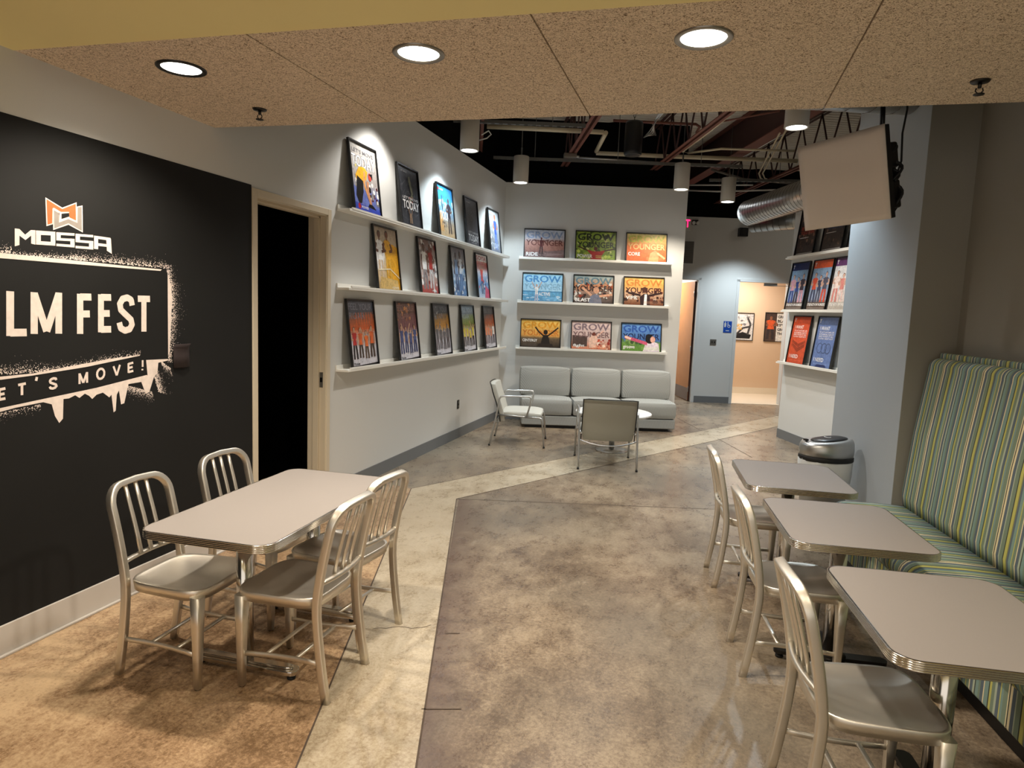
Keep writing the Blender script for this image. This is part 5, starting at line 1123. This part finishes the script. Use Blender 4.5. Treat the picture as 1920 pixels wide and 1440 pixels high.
# spiral ducts
def duct(name, label, a, b, r, pitch=.09, mt='galv', cap=True):
    a, b = Vector(a), Vector(b); d = (b - a); L = d.length; t = thing(name, label, 'duct', a, 0, 'spiral ducts'); d.normalize()
    m = MB(); m.sweep([Vector((0, 0, 0)), d * L], r, r, 48); m.build('tube', mt, t)
    sd_ = d.cross(Vector((0, 0, 1))).normalized(); up = sd_.cross(d); pts = []; k = 20; n = int(L / pitch * k)
    for i in range(n): th = 2 * pi * i / k; pts.append(d * (i / k * pitch) + sd_ * (r + .001) * cos(th) + up * (r + .001) * sin(th))
    m = MB(); m.sweep(pts, .003, .0035, 5); m.build('seam', 'greyst', t)
    return t
pa = at_d(1405, 399, 10.2); duct('spiral_duct', 'large spiral duct running towards the tilted panel', pa, pa + Vector((.353, -.936, 0)) * 3.5, .19)
pa = at_d(1412, 419, 11.9); pb = at_d(1500, 409, 11.2); pb.z = pa.z; duct('spiral_duct', 'smaller spiral duct below and behind the large one', pa, pa + (pb - pa) * 1.6, .16, .12)
pc_ = at_wall(1712, 214, B0, HN); pz = pc_.z + .21
e0 = Vector((pc_.x - .02, pc_.y, pz)); e1 = e0 + Vector((-.945, -.327, 0)).normalized() * 2.4
duct('spiral_duct', 'spiral duct along the top edge beside the grey wall', e0, e1, .21, .17)
# ================================================================ TILTED PANEL
tl, bl_ = at_d(1483, 283, 4.5), at_d(1522, 429, 4.5); tr, br = at_d(1642, 237, 3.95), at_d(1686, 407, 3.95)
cc = (tl + tr + bl_ + br) / 4; ex = ((tr - tl) + (br - bl_)).normalized(); ey = ((tl - bl_) + (tr - br)); ey = (ey - ex * ey.dot(ex)).normalized(); ez = ex.cross(ey)
if ez.dot(-cc + Vector((0, 0, CAMH))) < 0: ez = -ez
W_ = ((tr - tl).length + (br - bl_).length) / 2; H_ = ((tl - bl_).length + (tr - br).length) / 2
t = D.objects.new('hanging_screen', None); COL.objects.link(t); t['label'] = 'tilted black display wrapped in a beige cloth cover, hanging from a black pole'; t['category'] = 'screen'
Mx = Matrix(((ex.x, ey.x, ez.x, cc.x), (ex.y, ey.y, ez.y, cc.y), (ex.z, ey.z, ez.z, cc.z), (0, 0, 0, 1))); t.matrix_world = Mx
m = MB(); nx = 14
vs = []; fs = []; rn = random.Random(5)
for j in range(nx + 1):
    for i in range(nx + 1):
        u, v = i / nx, j / nx; ed = min(u, v, 1 - u, 1 - v); z = (.003 + .004 * sin(5 * u + 7 * v) * sin(9 * v - 3 * u) + rn.uniform(0, .0015)) * min(1, ed * 8)
        vs.append(((u - .5) * W_, (v - .5) * H_, z))
for j in range(nx):
    for i in range(nx): a = j * (nx + 1) + i; fs.append((a, a + 1, a + nx + 2, a + nx + 1))
m.add(vs, fs, 0, True); cv = m.build('cloth_cover', 'cloth', t); s_ = cv.modifiers.new('thick', 'SOLIDIFY'); s_.thickness = .008; s_.offset = -1
m = MB(); m.box((-W_ / 2 + .003, -H_ / 2 + .003, -.05), (W_ / 2 - .001, H_ / 2 - .003, -.009)); bevel(m.build('display_body', 'blackpl', t), .004)
m = MB(); m.box((-W_ * .35, -H_ * .38, -.10), (W_ * .42, H_ * .36, -.05)); m.box((-.12, -.16, -.15), (W_ / 2 - .04, .12, -.10)); m.box((.1, -.22, -.13), (W_ / 2 - .01, -.05, -.05)); m.box((.05, .02, -.14), (W_ / 2 - .015, .17, -.05)); bevel(m.build('back_housing', 'blackpl', t), .015, 3)
Mi = Mx.inverted(); rn = random.Random(9)
att = Mi @ at_d(1652, 258, 4.02); topw = at_d(1656, 190, 4.06); top = Vector((topw.x, topw.y, 4.6))
m = MB(); w0 = Mx @ Vector((att.x, att.y, -.09)); m.sweep([Mi @ w0, Mi @ topw, Mi @ top], .015, .015, 10); m.build('mounting_pole', 'blackpl', t)
w1 = Mx @ Vector((W_ / 2 - .03, -.06, -.10)); m = MB()
kk = [w1, at_d(1690, 302, 4.05), at_d(1692, 250, 4.05), at_d(1701, 205, 4.05), at_d(1702, 185, 4.05)]; kk.append(Vector((kk[-1].x, kk[-1].y, 4.6)))
m.sweep([Mi @ p for p in kk], .006, .006, 8); m.build('power_cable', 'rubber', t)
m = MB()
for k, (yy, ww, dd) in enumerate(((.30, .03, .05), (.12, .055, .09), (.03, .035, .07), (-.12, .045, .11), (-.25, .02, .08))):
    p0 = Vector((W_ / 2 - .06, H_ * yy, -.10)); m.sweep([p0 + Vector((ww * sin(pi * q / 8) + .02, -dd * q / 8 * 1.4, -.02 * sin(pi * q / 5))) for q in range(9)], .008 + .003 * (k % 2), .008, 8)
m.build('cable_loops', 'rubber', t)
